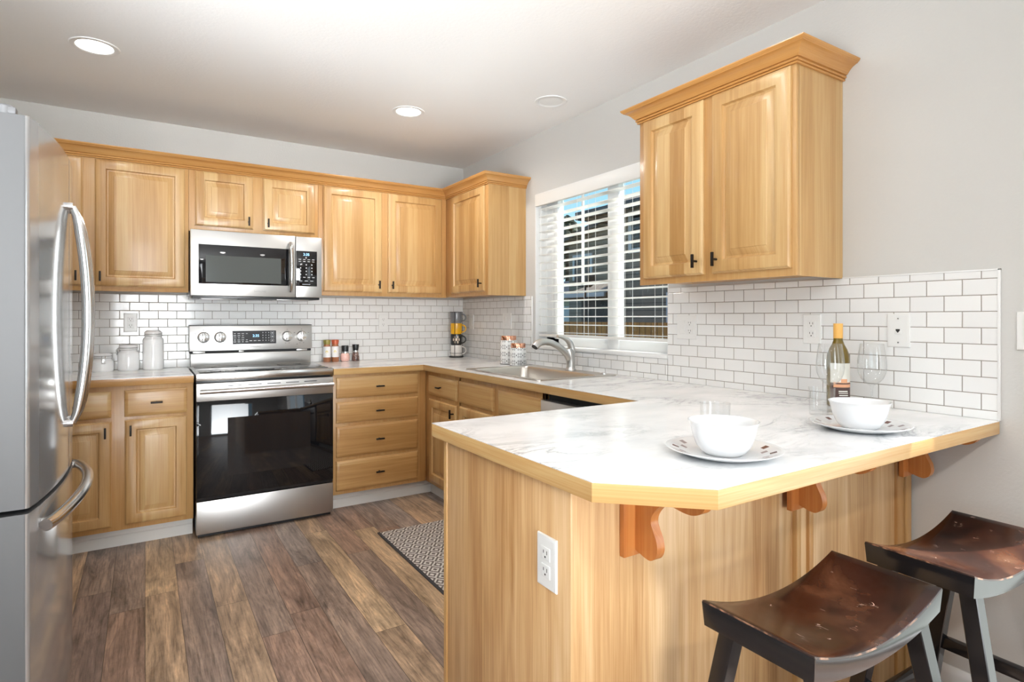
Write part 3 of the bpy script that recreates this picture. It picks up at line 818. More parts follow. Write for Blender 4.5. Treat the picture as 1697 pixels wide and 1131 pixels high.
# ------------------------------------------------------------------ sink and faucet
t = thing('sink', 'stainless steel drop-in sink below the window', 'sink', ((SX0 + SX1) / 2, (SY0 + SY1) / 2, .72))
m = MB(); tb = bmesh.new()


def rrect(x0, x1, y0, y1, r, z, n=6):
    out = []
    for cx, cy, a in ((x1 - r, y1 - r, 0), (x0 + r, y1 - r, 90), (x0 + r, y0 + r, 180), (x1 - r, y0 + r, 270)):
        for k in range(n + 1):
            q = math.radians(a + 90 * k / n); out.append((cx + r * math.cos(q), cy + r * math.sin(q), z))
    return out


bx1 = SX1 - .105
LO = [rrect(SX0, SX1, SY0, SY1, .02, ZC + .0005), rrect(SX0 + .002, SX1 - .002, SY0 + .002, SY1 - .002, .02, ZC + .006), rrect(SX0 + .014, SX1 - .014, SY0 + .014, SY1 - .014, .02, ZC + .0045),
      rrect(SX0 + .034, bx1, SY0 + .034, SY1 - .034, .05, ZC + .004), rrect(SX0 + .040, bx1 - .006, SY0 + .040, SY1 - .040, .05, ZC - .006), rrect(SX0 + .050, bx1 - .016, SY0 + .05, SY1 - .05, .06, ZC - .165), rrect(SX0 + .075, bx1 - .04, SY0 + .075, SY1 - .075, .05, ZC - .185)]
R = [[tb.verts.new(p) for p in lp] for lp in LO]; q = len(R[0])
for i in range(len(R) - 1):
    for k in range(q): tb.faces.new((R[i][k], R[i][(k + 1) % q], R[i + 1][(k + 1) % q], R[i + 1][k]))
tb.faces.new(R[-1]); bmesh.ops.recalc_face_normals(tb, faces=tb.faces)
m.merge(tb, 0); m.build('basin', 'sink_steel', t, 40)
MB().lathe([(0, ZC - .1835), (.035, ZC - .1835), (.042, ZC - .1845)], (-.35, (SY0 + SY1) / 2, 0), 24).build('drain', 'zinc', t)
MB().lathe([(0, .010), (.012, .010), (.017, .006), (.018, 0)], (-.085, -1.86, ZC + .0045), 20).build('hole_cover', 'zinc', t)

FXx, FYy = -.085, -1.560
t = thing('faucet', 'brushed nickel pull-out faucet behind the sink', 'faucet', (FXx, FYy, ZC + .0045))
z0 = ZC + .0047
m = MB().lathe([(0, 0), (.031, 0), (.031, .006), (.027, .012), (.0265, .02)], (FXx, FYy, z0), 28)
m.tube([(FXx, FYy, z0 + .012), (FXx, FYy, z0 + .05), (FXx - .004, FYy, z0 + .085), (FXx - .013, FYy, z0 + .112), (FXx - .022, FYy, z0 + .132)], [.0262, .0262, .0275, .029, .022], 20)
m.build('base_body', 'nickel', t, 60)
sp = [(FXx - .002, FYy, z0 + .060), (FXx - .030, FYy, z0 + .098), (FXx - .066, FYy, z0 + .128), (FXx - .105, FYy, z0 + .152), (FXx - .145, FYy, z0 + .168), (FXx - .185, FYy, z0 + .176), (FXx - .220, FYy, z0 + .174), (FXx - .246, FYy, z0 + .163), (FXx - .262, FYy, z0 + .147)]
so = MB().tube(sp, [.022, .021, .020, .019, .019, .020, .0215, .0225, .021], 18).build('spout', 'nickel', t, 60)
MB().tube([sp[-1], (FXx - .266, FYy, z0 + .142)], .0185, 16).build('spray_face', 'black', so)
lv = [(FXx + .010, FYy, z0 + .10), (FXx + .004, FYy, z0 + .140), (FXx - .008, FYy, z0 + .166), (FXx - .030, FYy, z0 + .186), (FXx - .062, FYy, z0 + .199), (FXx - .100, FYy, z0 + .206)]
MB().tube(lv, [.024, .024, .0215, .018, .014, .010], 16, flat=.8).build('lever', 'nickel', t, 60)

# ------------------------------------------------------------------ range
RX0, RX1, RY = -2.0147, -1.2577, -.665
rc = (RX0 + RX1) / 2
t = thing('range', 'stainless steel electric range with black oven door', 'range', (rc, -.35, 0))
m = MB().box(RX0 + .004, RX1 - .004, -.615, -.03, .03, .905, .003)
for x in (RX0 + .06, RX1 - .06):
    for y in (-.56, -.10): m.box(x - .02, x + .02, y - .02, y + .02, 0, .03)
m.build('body', 'black', t)
# cooktop
ck = MB().box(RX0 + .001, RX1 - .001, -.660, -.105, .879, .921, .003).build('cooktop', 'steel_top', t)
MB().box(RX0 + .022, RX1 - .022, -.628, -.128, .9205, .9236, .001).build('glass_top', 'cook_glass', ck)
for x, y, r in ((rc - .19, -.50, .10), (rc + .20, -.50, .115), (rc - .19, -.24, .075), (rc + .20, -.24, .075)):
    MB().lathe([(r - .0012, .9237), (r - .0012, .9239), (r + .0012, .9239), (r + .0012, .9237)], (x, y, 0), 48).build('burner_ring', 'dark_print', ck)
# back guard: riser, vent gap, control console
MB().box(RX0 + .008, RX1 - .008, -.112, -.034, .9215, 1.003, .002).build('riser', 'steel', t)
MB().box(RX0 + .004, RX1 - .004, -.098, -.034, 1.003, 1.0195).build('vent_gap', 'dark_gap', t)
for a, b in ((RX0 + .02, RX0 + .09), (rc - .09, rc - .06), (RX1 - .10, RX1 - .03)): MB().box(a, b, -.1035, -.098, 1.0065, 1.0165, .001).build('vent_clip', 'steel', t)
tl = [(-.122, 1.0195), (-.034, 1.0195), (-.034, 1.182), (-.112, 1.182)]
cs = MB().prism(tl, 'x', RX0 + .0008, RX1 - .0008, bev=.002).build('control_console', 'steel', t)
MB().box(RX0 + .001, RX1 - .001, -.112, -.030, 1.1822, 1.1865, .001).build('top_trim', 'black', cs)


def cy(z): return -.122 + (z - 1.0195) / (1.182 - 1.0195) * .010       # console front plane


MB().prism([(cy(1.0595) - .0012, 1.0595), (cy(1.0595) + .001, 1.0595), (cy(1.1475) + .001, 1.1475), (cy(1.1475) - .0012, 1.1475)], 'x', -1.7665, -1.4962).build('display_panel', 'panel_grey', cs)
text('clock_digits', '2:35', .024, 'led', cs, (-1.624, cy(1.112) - .0022, 1.113), depth=.0002)
m = MB()
def mark(x, z, w_, h): m.box(x - w_ / 2, x + w_ / 2, cy(z) - .0018, cy(z) - .0008, z - h / 2, z + h / 2)
for i in range(4):
    for j, z in enumerate((1.129, 1.115, 1.101, 1.087, 1.075)):
        if i == 3 and j in (1, 2): continue
        mark(-1.752 + i * .024, z, .016 if (i + j) % 3 else .011, .0042)
for i in range(3):
    for j in range(4): mark(-1.580 + i * .0185, 1.134 - j * .0175, .0045, .006)
for i in range(3): mark(-1.655 + i * .026, 1.081, .017, .005)
for z in (1.131, 1.107, 1.081):
    for a, b in (((-1.520, z + .009), (.022, .0012)), ((-1.520, z - .009), (.022, .0012)), ((-1.531, z), (.0012, .018)), ((-1.509, z), (.0012, .018)), ((-1.520, z), (.012, .006))): mark(a[0], a[1], *b)
m.build('keypad_print', 'print', cs)
text('brand_lettering', 'SAMSUNG', .0165, 'logo_grey', cs, (-1.630, cy(1.040) - .0008, 1.0405), depth=.0003)
for i, x in enumerate((-1.9344, -1.8385, -1.4239, -1.3286)):
    z = 1.1065; y = cy(z); rotm = Matrix.Rotation(PI / 2, 4, 'X')
    k = MB().lathe([(.036, 0), (.036, .004), (.0335, .006), (.0325, .020), (.031, .024), (.028, .0255), (0, .0255)], (x, y, z), 36, mat=rotm)
    k = k.build('knob', 'knob', cs, 40)
    MB().box(x - .0105, x + .0105, y - .040, y - .0245, z - .027, z + .029, .004).build('grip', 'knob', k)
    MB().box(x - .0015, x + .0015, y - .0404, y - .040, z + .012, z + .028).build('pointer', 'black', k)
m = MB()
for x in (-1.9344, -1.8385, -1.4239, -1.3286):
    for dx, dz in ((-.046, .024), (.046, .024), (0, .048), (-.012, -.046), (.012, -.046)): mark(x + dx, 1.1065 + dz, .006, .003)
mark(-1.885, 1.046, .028, .0015); mark(-1.885, 1.052, .004, .006); mark(-1.36, 1.052, .004, .006)
m.build('dial_print', 'dark_print', cs)
# oven door
d = MB().box(RX0 + .003, RX1 - .003, RY + .001, -.618, .211, .866, .003).build('oven_door', 'black', t)
MB().box(RX0 + .003, RX1 - .003, RY - .0045, RY + .0005, .766, .866, .0015).build('door_band', 'steel', d)
MB().box(RX0 + .003, RX1 - .003, RY - .004, RY + .0005, .2285, .7655, .001).build('door_glass', 'black_glass', d)
MB().box(RX0 + .16, RX1 - .14, RY - .0043, RY - .0035, .335, .665, 0).build('oven_window', 'oven_window', d)
h = MB().tube([(RX0 + .017, RY - .052, .8245), (RX1 - .012, RY - .052, .8245)], .0125, 18, flat=1.0)
for x in (RX0 + .045, RX1 - .04): h.box(x - .012, x + .012, RY - .050, RY - .004, .816, .833, .003)
h.build('handle', 'handle_steel', d, 50)
m = MB()
for i in range(5):
    x = RX0 + .16 + i * .105; m.box(x, x + .075, RY - .0049, RY - .0043, .845, .8495)
m.build('door_vent', 'black', d)
MB().box(RX0 + .003, RX1 - .003, RY - .004, -.618, .0235, .2065, .003).build('storage_drawer', 'steel', t)
MB().box(RX0 + .012, RX1 - .012, -.64, -.60, .003, .0235).build('toe_strip', 'black', t)

# ------------------------------------------------------------------ microwave
MX0, MX1, MY, MZ0, MZ1 = -2.026, -1.2655, -.414, 1.366, 1.7605
t = thing('microwave', 'stainless over-the-range microwave hanging above the range', 'microwave', ((MX0 + MX1) / 2, -.2, MZ0))
MB().box(MX0 + .002, MX1 - .002, -.384, -.0095, MZ0 + .004, MZ1, .002).build('body', 'panel_grey', t)
m = MB().box(MX0 + .01, MX1 - .01, -.392, -.03, MZ0 - .014, MZ0 + .004, .002); m.build('underside_vent', 'black', t)
for a in (MX0 + .06, MX1 - .27): MB().box(a, a + .20, -.36, -.20, MZ0 - .018, MZ0 - .0135, .001).build('grease_filter', 'steel', t)
d = MB().box(MX0, -1.4326, MY, -.385, MZ0, MZ1, .004).build('door', 'steel', t)
MB().box(-1.9837, -1.473, MY - .0015, MY + .001, 1.4385, 1.6745, .0007).build('window_surround', 'black_glass', d)
MB().box(-1.9455, -1.520, MY - .0022, MY - .0013, 1.450, 1.610, 0).build('window', 'mw_window', d)
hp = []
for k in range(13):
    u = k / 12; hp.append((-1.4625, MY - .006 - .030 * math.sin(PI * u) ** .5, 1.402 + .314 * u))
MB().tube(hp, [.010] + [.0125] * 11 + [.010], 14, up=(1, 0, 0)).build('handle', 'handle_steel', d, 60)
text('brand_lettering', 'SAMSUNG', .0155, 'logo_grey', d, (-1.6438, MY - .0006, 1.3985), depth=.0003)
c = MB().box(-1.4300, MX1, MY, -.385, MZ0, MZ1, .004).build('control_panel', 'steel', t)
MB().box(-1.4275, -1.2966, MY - .0014, MY + .001, 1.4393, 1.6685, .0006).build('keypad', 'black_glass', c)
text('clock_digits', '2:35', .023, 'led', c, (-1.3645, MY - .0024, 1.6455), depth=.0002)
m = MB()
def mk(x, z, w_, h): m.box(x - w_ / 2, x + w_ / 2, MY - .0022, MY - .0012, z - h / 2, z + h / 2)
for i in range(4):
    for j, z in enumerate((1.613, 1.600)): mk(-1.405 + i * .028, z, .015, .0035)
for i in range(3):
    for j in range(4): mk(-1.400 + i * .035, 1.579 - j * .021, .006, .0075)
for i in range(4): mk(-1.405 + i * .028, 1.497, .015, .0035)
for i in range(3): mk(-1.400 + i * .035, 1.474, .020, .004)
mk(-1.365, 1.452, .05, .003)
m.build('keypad_print', 'print', c)

# ------------------------------------------------------------------ fridge (doors face the window wall)
FY0, FY1 = -2.390, -1.480; fm_ = (FY0 + FY1) / 2
t = thing('refrigerator', 'tall stainless french-door refrigerator at the left edge', 'refrigerator', (-2.9, fm_, 0))
MB().box(-3.27, -2.606, FY0 + .006, FY1 - .006, .02, 1.735, .006).build('cabinet_case', 'fridge_side', t)
m = MB()
for y in (FY0 + .08, FY1 - .08):
    for x in (-3.2, -2.67): m.lathe([(0, 0), (.02, 0), (.02, .022), (0, .022)], (x, y, 0), 14)
m.build('foot', 'black', t)


def bow(y): return -2.463 - .203 * (y - fm_) ** 2


def front(y0, y1, z0, z1, r0, r1):
    """bowed door: plan outline extruded; r0/r1 edge roundings"""
    pts = [(-2.597, y0), (-2.597, y1)]
    n = 5
    xs = bow(y1) - r1
    for k in range(n + 1):
        a = PI / 2 * k / n; pts.append((xs + r1 * math.sin(a), y1 - r1 + r1 * math.cos(a)))
    N = 14
    for k in range(1, N): y = y1 - r1 + (y0 + r0 - y1 + r1) * k / N; pts.append((bow(y), y))
    xs = bow(y0) - r0
    for k in range(n + 1):
        a = PI / 2 * k / n; pts.append((xs + r0 * math.cos(a), y0 + r0 - r0 * math.sin(a)))
    m = MB().prism(pts, 'z', z0, z1)
    for f in m.bm.faces:
        f.normal_update()
        if abs(f.normal.y) > .9 or abs(f.normal.z) > .9: f.material_index = 1
    return m


dn = front(FY0, fm_ - .0015, .742, 1.757, .012, .002).build('door', ['fridge_steel', 'door_side'], t, 25)
df = front(fm_ + .0015, FY1, .742, 1.757, .002, .012).build('door', ['fridge_steel', 'door_side'], t, 25)
dr = front(FY0, FY1, .06, .728, .012, .012).build('freezer_drawer', ['fridge_steel', 'door_side'], t, 25)
MB().box(-2.604, -2.54, FY0 + .02, FY1 - .02, .02, .058).build('base_grille', 'black', t)
for par, y, nm in ((dn, fm_ - .040, 'a'), (df, fm_ + .040, 'b')):
    pts = []
    for k in range(25):
        u = k / 24; z = .895 + .70 * u; pts.append((bow(y) + .012 + .040 * math.sin(PI * u) ** .62 * (1.0), y, z))
    rr = [.010 + .006 * min(1, math.sin(PI * k / 24) * 3) for k in range(25)]
    h = MB().tube(pts, rr, 16, up=(0, 1, 0), flat=.8)
    for z in (.895, 1.595): h.tube([(bow(y) - .001, y, z), (bow(y) + .014, y, z)], .0125, 14)
    h.build('handle', 'handle_steel', par, 60)
pts = []
for k in range(29):
    u = k / 28; y = FY0 + .062 + (FY1 - FY0 - .124) * u
    pts.append((bow(y) + .016 + .031 * math.sin(PI * u) ** .7, y, .675 + .012 * math.sin(PI * u)))
h = MB().tube(pts, .0165, 18, up=(0, 0, 1))
for p in (pts[1], pts[-2]): h.tube([(bow(p[1]) - .001, p[1], p[2]), p], .013, 14)
h.build('handle', 'handle_steel', dr, 60)
for y in (FY0 + .004, FY1 - .034):
    m = MB().box(-2.72, -2.532, y, y + .030, 1.7575, 1.776, .004).box(-2.72, -2.606, y, y + .030, 1.737, 1.776, .003); m.lathe([(0, 0), (.018, 0), (.018, .02), (.014, .024), (0, .024)], (-2.556, y + .016, 1.757), 20)
    m.build('hinge_cover', 'fridge_side', t)

# ------------------------------------------------------------------ electrical plates


def plate(label, wall, a, z, gangs, cat='outlet', name='wall_outlet'):
    """gangs: list of 'o' outlet, 's' rocker switch, 'p' phone jack; wall: ('y',y) faces -y, ('x',x) faces -x"""
    ax, q = wall; fm = FY(q) if ax == 'y' else FX(q)
    sgn = 1 if ax == 'y' else -1                        # left to right in view
    t = thing(name, label, cat, fm(a, z, 0), group='white outlet and switch plates')
    wd = .072 + .046 * (len(gangs) - 1); hh = .0585
    PR = [(0, 0), (0, .003), (.0015, .005), (.006, .0062), (.008, .0062)]
    MB().rings(fm, a - wd / 2, a + wd / 2, z - hh, z + hh, PR).build('plate', 'plastic', t)
    for i, gk in enumerate(gangs):
        c = a + sgn * (i - (len(gangs) - 1) / 2) * .046
        if gk == 'o':
            for dz in (.0195, -.0195):
                r = MB().rings(fm, c - .0165, c + .0165, z + dz - .0142, z + dz + .0142, [(0, .005), (0, .0075), (.002, .0082), (.004, .0082)]).build('receptacle', 'plastic', t)
                s_ = MB()
                for a0, a1, b0, b1 in ((-.0075, -.0055, -.001, .0075), (.005, .007, .0005, .0075), (-.0022, .0022, -.0090, -.0050)):
                    s_.rings(fm, c + a0, c + a1, z + dz + b0, z + dz + b1, [(0, .0075), (0, .0085)])
                s_.build('slots', 'slot', r)
        elif gk == 's':
            MB().rings(fm, c - .0165, c + .0165, z - .033, z + .033, [(0, .005), (0, .0085), (.003, .0095), (.006, .0088)]).build('rocker', 'plastic', t)
        elif gk == 'p':
            p_ = MB().rings(fm, c - .011, c + .011, z - .012, z + .012, [(0, .005), (0, .0075), (.002, .008)]).build('jack', 'plastic', t)
            pts = [(c - .0065, z + .005), (c + .0065, z + .005), (c + .0065, z), (c, z - .008), (c - .0065, z)]
            MB().prism([(p0, p1) for p0, p1 in pts], ax, q - .0092, q - .0076).build('socket', 'slot', p_)
            sc = MB()
            for dz in (.042, -.042): sc.rings(fm, c - .0025, c + .0025, z + dz - .0025, z + dz + .0025, [(0, .005), (0, .0072)])
            sc.build('screw', 'zinc', t)
    return t


TB = -.008
plate('white duplex outlet on the tile left of the range above the jars', ('y', TB), -2.328, 1.204, 'o')
plate('white duplex outlet on the tile between the range and the mug rack', ('y', TB), -.699, 1.200, 'o')
plate('white switch plate in the tile corner beside the stacked mugs', ('x', TB), -.165, 1.200, 's', 'switch', 'light_switch')
plate('white double switch plate above the white canisters', ('x', TB), -.712, 1.210, 'ss', 'switch', 'light_switch')
plate('white switch and outlet plate right of the window', ('x', TB), -2.380, 1.188, 'so')
plate('white duplex outlet on the tile behind the wine bottle', ('x', TB), -3.012, 1.190, 'o')
plate('white phone jack plate on the tile near the bar end', ('x', TB), -3.326, 1.190, 'p', 'phone jack', 'phone_jack')
plate('white light switch on bare wall at the right photo edge', ('x', -.0005), -3.687, 1.195, 's', 'switch', 'light_switch')
plate('white duplex outlet on the wood end panel of the bar', ('x', PXE - .0005), -3.270, .689, 'o')

# ------------------------------------------------------------------ ceiling lights
def downlight(x, y, r, label, lit, lamp='ceiling_lamp', watts=9):
    t = thing('ceiling_light', label, 'ceiling light', (x, y, ZCEIL), group='recessed lights in the ceiling' if lit else None)
    MB().lathe([(r * .74, -.002), (r * .80, -.005), (r * .97, -.0045), (r, -.0005)], (x, y, ZCEIL), 48).build('trim_ring', 'white_paint', t)
    if lit:
        MB().lathe([(0, -.0030), (r * .74, -.0022)], (x, y, ZCEIL), 40).build('lens', 'lamp', t)
        light(lamp, 'SPOT', (x, y, ZCEIL - .012), (0, 0, 0), watts, (1, .975, .94), spot_size=math.radians(172), spot_blend=.6, shadow_soft_size=.075)
    else:
        MB().lathe([(0, -.0035), (r * .3, -.003), (r * .55, -.001), (r * .74, -.0022)], (x, y, ZCEIL), 40).build('baffle', 'white_paint', t)


downlight(-2.4475, -1.0498, .098, 'lit recessed ceiling light toward the fridge', True, watts=12)
downlight(-.9073, -1.0286, .098, 'lit recessed ceiling light above the drawer cabinet', True, watts=40)
downlight(-.2785, -1.6231, .094, 'unlit round ceiling fixture near the window wall', False)

# bar light read from the counter's shadow; aisle and dining lights added for brightness
downlight(-2.05, -2.83, .098, 'added lit recessed ceiling light above the fridge aisle', True, 'bar_lamp', 10)
downlight(-.85, -2.83, .098, 'lit recessed ceiling light above the bar', True, 'bar_lamp', 6)
downlight(-3.3, -5.2, .098, 'added lit recessed ceiling light on the left of the dining side', True, 'dining_fill', 90)
downlight(-1.2, -5.2, .098, 'added lit recessed ceiling light on the right of the dining side', True, 'dining_fill', 90)

# ------------------------------------------------------------------ rug
m = MB().box(-1.118, -.652, -2.04, -1.124, .0005, .008, .002)
rg = m.build('rug', ['rug']); tag(rg, 'grey and cream diamond-woven runner rug in front of the sink', 'rug')
e = MB(); e.box(-1.132, -1.118, -2.05, -1.115, .0005, .009, .002).box(-.652, -.64, -2.05, -1.115, .0005, .009, .002)
e.build('binding', 'rug_edge', rg)

# ------------------------------------------------------------------ dishes on the bar
def table_setting(px, py, lab_plate, lab_bowl, rot):
    t = thing('plate', lab_plate, 'plate', (px, py, ZC), rot, group='white dinner plates on the bar')
    rnd2 = random.Random(int(px * 100)); marks = {}
    for c0 in range(3, 96, 8):
        marks[c0] = 1 if rnd2.random() < .6 else 2; marks[c0 + 1] = marks[c0]
    prof = [(0, .0008), (.078, .0008), (.088, .004), (.128, .0175), (.1305, .0195), (.1285, .0203), (.122, .0188), (.115, .0163), (.100, .0110), (.086, .0060), (.076, .0042), (0, .0042)]
    def mf(k, i):
        if k == 7 and i in marks: return marks[i]
        if k == 8 and (i + 4) in marks and marks[i + 4] == 1: return 2
        return 0
    MB().lathe(prof, (0, 0, 0), 96, mfun=mf).build('dish', ['milk', 'brown_glaze', 'grey_glaze'], t, 40, local=True)
    zb = ZC + .0045
    pr = [(0, .001), (.040, .001), (.043, 0), (.046, .002), (.054, .0085), (.0615, .020), (.0675, .036), (.0720, .053), (.0755, .069), (.0790, .0745), (.0800, .0765), (.0780, .0768), (.0735, .070), (.0700, .053), (.0655, .036), (.0595, .021), (.052, .0115), (.042, .006), (0, .005)]
    b = MB().lathe(pr, (px, py, zb), 64).build('bowl', 'milk', None, 50)
    tag(b, lab_bowl, 'bowl', 'white cereal bowls on the bar')


table_setting(-1.109, -3.441, 'white dinner plate with brown rim marks nearer the angled bar corner', 'white cereal bowl on the plate nearer the angled bar corner', .4)
table_setting(-.514, -3.447, 'white dinner plate with brown rim marks in front of the wine bottle', 'white cereal bowl on the plate in front of the wine bottle', 2.1)


def tumbler(x, y, label):
    pr = [(0, 0), (.035, 0), (.0375, .003), (.0395, .088), (.0402, .090), (.0388, .0905), (.0375, .088), (.0355, .016), (.033, .012), (0, .011)]
    tag(MB().lathe(pr, (x, y, ZC + .0003), 40).build('tumbler', 'tumbler'), label, 'glass', 'clear tumblers on the bar')


tumbler(-.945, -3.288, 'clear glass tumbler behind the bowl nearer the bar corner')
tumbler(-.3637, -3.252, 'clear glass tumbler beside the wine bottle')


def wineglass(x, y, label):
    t = thing('wine_glass', label, 'wine glass', (x, y, ZC + .0003), group='clear wine glasses by the tile wall')
    z = ZC + .0003
    bo = [(.004, .086), (.012, .090), (.024, .098), (.035, .112), (.042, .130), (.0445, .150), (.0435, .175), (.040, .205), (.0362, .231), (.0352, .2315), (.0390, .205), (.0425, .175), (.0435, .150), (.041, .130), (.034, .113), (.023, .099), (.011, .092), (0, .0905)]
    b = MB().lathe(bo, (x, y, z), 44).build('bowl', 'crystal', t, 60)
    st = [(0, 0), (.036, 0), (.0365, .0012), (.030, .0030), (.015, .0055), (.006, .0095), (.0042, .018), (.0036, .045), (.0038, .075), (.006, .085), (.004, .0862)]
    MB().lathe(st, (x, y, z), 36).build('stem', 'tumbler', t, 60)


wineglass(-.255, -3.220, 'clear wine glass standing in front of the wine bottle')
wineglass(-.134, -3.297, 'clear wine glass right of the wine bottle')
bx_, by_ = -.131, -3.180
t = thing('wine_bottle', 'olive glass wine bottle with gold cap at the tile wall', 'bottle', (bx_, by_, ZC + .0003))
z = ZC + .0003
MB().lathe([(0, .004), (.028, .001), (.035, .002), (.0372, .007), (.0372, .172), (.0355, .188), (.029, .208), (.0205, .224), (.0158, .238), (.0147, .25), (.0147, .298), (0, .298)], (bx_, by_, z), 44).build('glass_body', 'bottle', t, 50)
MB().lathe([(.0152, .246), (.0156, .248), (.0156, .2985), (.0150, .3), (0, .3)], (bx_, by_, z), 36).build('screw_cap', 'capsule', t, 40)


def lab(mb, r, z0, z1, a0, a1, n=18, mi=0):
    vs = []; fs = []
    for i in range(n + 1):
        a = a0 + (a1 - a0) * i / n; vs += [(bx_ + r * math.cos(a), by_ + r * math.sin(a), z + z0), (bx_ + r * math.cos(a), by_ + r * math.sin(a), z + z1)]
    for i in range(n): fs.append((2 * i, 2 * i + 2, 2 * i + 3, 2 * i + 1))
    mb._add(vs, fs, mi, True)


ca = math.atan2(-1.14, -2.12)   # facing the camera
ca += .5
m = MB(); lab(m, .0376, .088, .158, ca - 1.2, ca + 1.2, mi=0); lab(m, .0376, .030, .088, ca - 1.2, ca + 1.2, mi=1); lab(m, .0378, .072, .090, ca - .9, ca + .9, mi=2); lab(m, .0378, .084, .102, ca - .25, ca + .35, mi=2); lab(m, .0379, .083, .0875, ca - .7, ca + 1.0, mi=1)
lab(m, .0379, .050, .0525, ca - .45, ca + .45, mi=0); lab(m, .0379, .056, .060, ca - .45, ca + .4, mi=0); lab(m, .0379, .042, .045, ca - .4, ca + .45, mi=0)
m.build('paper_label', ['label_white', 'label_dark', 'label_peach'], t, 60)

# ------------------------------------------------------------------ mug rack in the corner
rx, ry = -.118, -.105
t = thing('mug_rack', 'black wire stand holding four stacked mugs in the corner', 'mug rack', (rx, ry, ZC))
m = MB().lathe([(0, .0005), (.058, .0005), (.060, .004), (.058, .009), (0, .010)], (rx, ry, ZC), 36)
m.build('base', 'black_metal', t)
m = MB(); R0 = .0500
for a in (-2.30, -.50, .9):
    x, y = rx + R0 * math.cos(a), ry + R0 * math.sin(a); m.tube([(x, y, ZC + .006), (x, y, ZC + .365)], .0022, 8)
m.tube([(rx + R0 * math.cos(q), ry + R0 * math.sin(q), ZC + .3655) for q in [2 * PI * k / 32 for k in range(33)]], .0022, 8, cap=False)
m.tube([(rx + R0 * math.cos(q), ry + R0 * math.sin(q), ZC + .034) for q in [2 * PI * k / 32 for k in range(33)]], .0018, 8, cap=False)
m.build('wire_frame', 'black_metal', t)
mugs = [('mug_white', 'cream white mug at the bottom of the wire stand'), ('mug_black', 'black mug with tan flower print in the wire stand'), ('mug_yellow', 'bright yellow mug in the wire stand'), ('mug_grey', 'grey mug at the top of the wire stand')]
for i, (mt, lb) in enumerate(mugs):
    z = ZC + .0105 + i * .0885
    q = thing('mug', lb, 'mug', (rx, ry, z), group='stacked mugs in the corner')
    MB().lathe([(0, .003), (.037, .003), (.040, 0), (.044, .004), (.0455, .012), (.0455, .080), (.0450, .0875), (.0432, .0875), (.0428, .080), (.042, .012), (.038, .007), (0, .006)], (rx, ry, z), 40).build('cup', mt, q, 50)
    ha = -.05; dx, dy = math.cos(ha), math.sin(ha); hp = []
    dx, dy = math.cos(-.57), math.sin(-.57)
    for k in range(15):
        a = -PI / 2 + PI * k / 14; rr = .0445 + .033 * math.cos(a); hp.append((rx + dx * rr, ry + dy * rr, z + .045 + .029 * math.sin(a)))
    MB().tube(hp, .0052, 10).build('handle', mt, q, 60)
    if mt == 'mug_black':
        pm = MB()
        for a0 in (-2.30, -1.75):
            for k in range(4):
                an = a0 + .22 * math.cos(PI / 2 * k); zz = z + .045 + .020 * math.sin(PI / 2 * k)
                vs = []; n = 10
                for j in range(n):
                    b = 2 * PI * j / n; aa = an + .16 * math.cos(b) * (1 if k % 2 == 0 else .8); vs.append((rx + .0458 * math.cos(aa), ry + .0458 * math.sin(aa), zz + .0115 * math.sin(b)))
                pm._add(vs, [tuple(range(n))])
        pm.build('flower_print', 'cream_print', q)

# ------------------------------------------------------------------ canisters by the sink
def canister(x, y, d, h, label):
    t = thing('canister', label, 'canister', (x, y, ZC + .0003), group='white lattice canisters by the sink')
    z = ZC + .0003; r = d / 2; hb = h - .030
    MB().lathe([(0, .001), (r - .004, .001), (r - .002, 0), (r, .003), (r, hb - .004), (r - .003, hb), (0, hb)], (x, y, z), 48).build('pierced_body', 'lattice', t, 40)
    MB().lathe([(r - .006, hb), (r - .006, hb + .026), (r - .009, h), (0, h)], (x, y, z), 48).build('lid', 'copper', t, 40)
    MB().lathe([(r + .0012, 0), (r + .0012, .003), (r + .0002, .0045)], (x, y, z), 48).build('base_ring', 'dark_print', t)


canister(-.120, -.911, .118, .195, 'taller white lattice canister with copper lid by the sink')
canister(-.145, -1.070, .111, .150, 'shorter white lattice canister with copper lid by the sink')

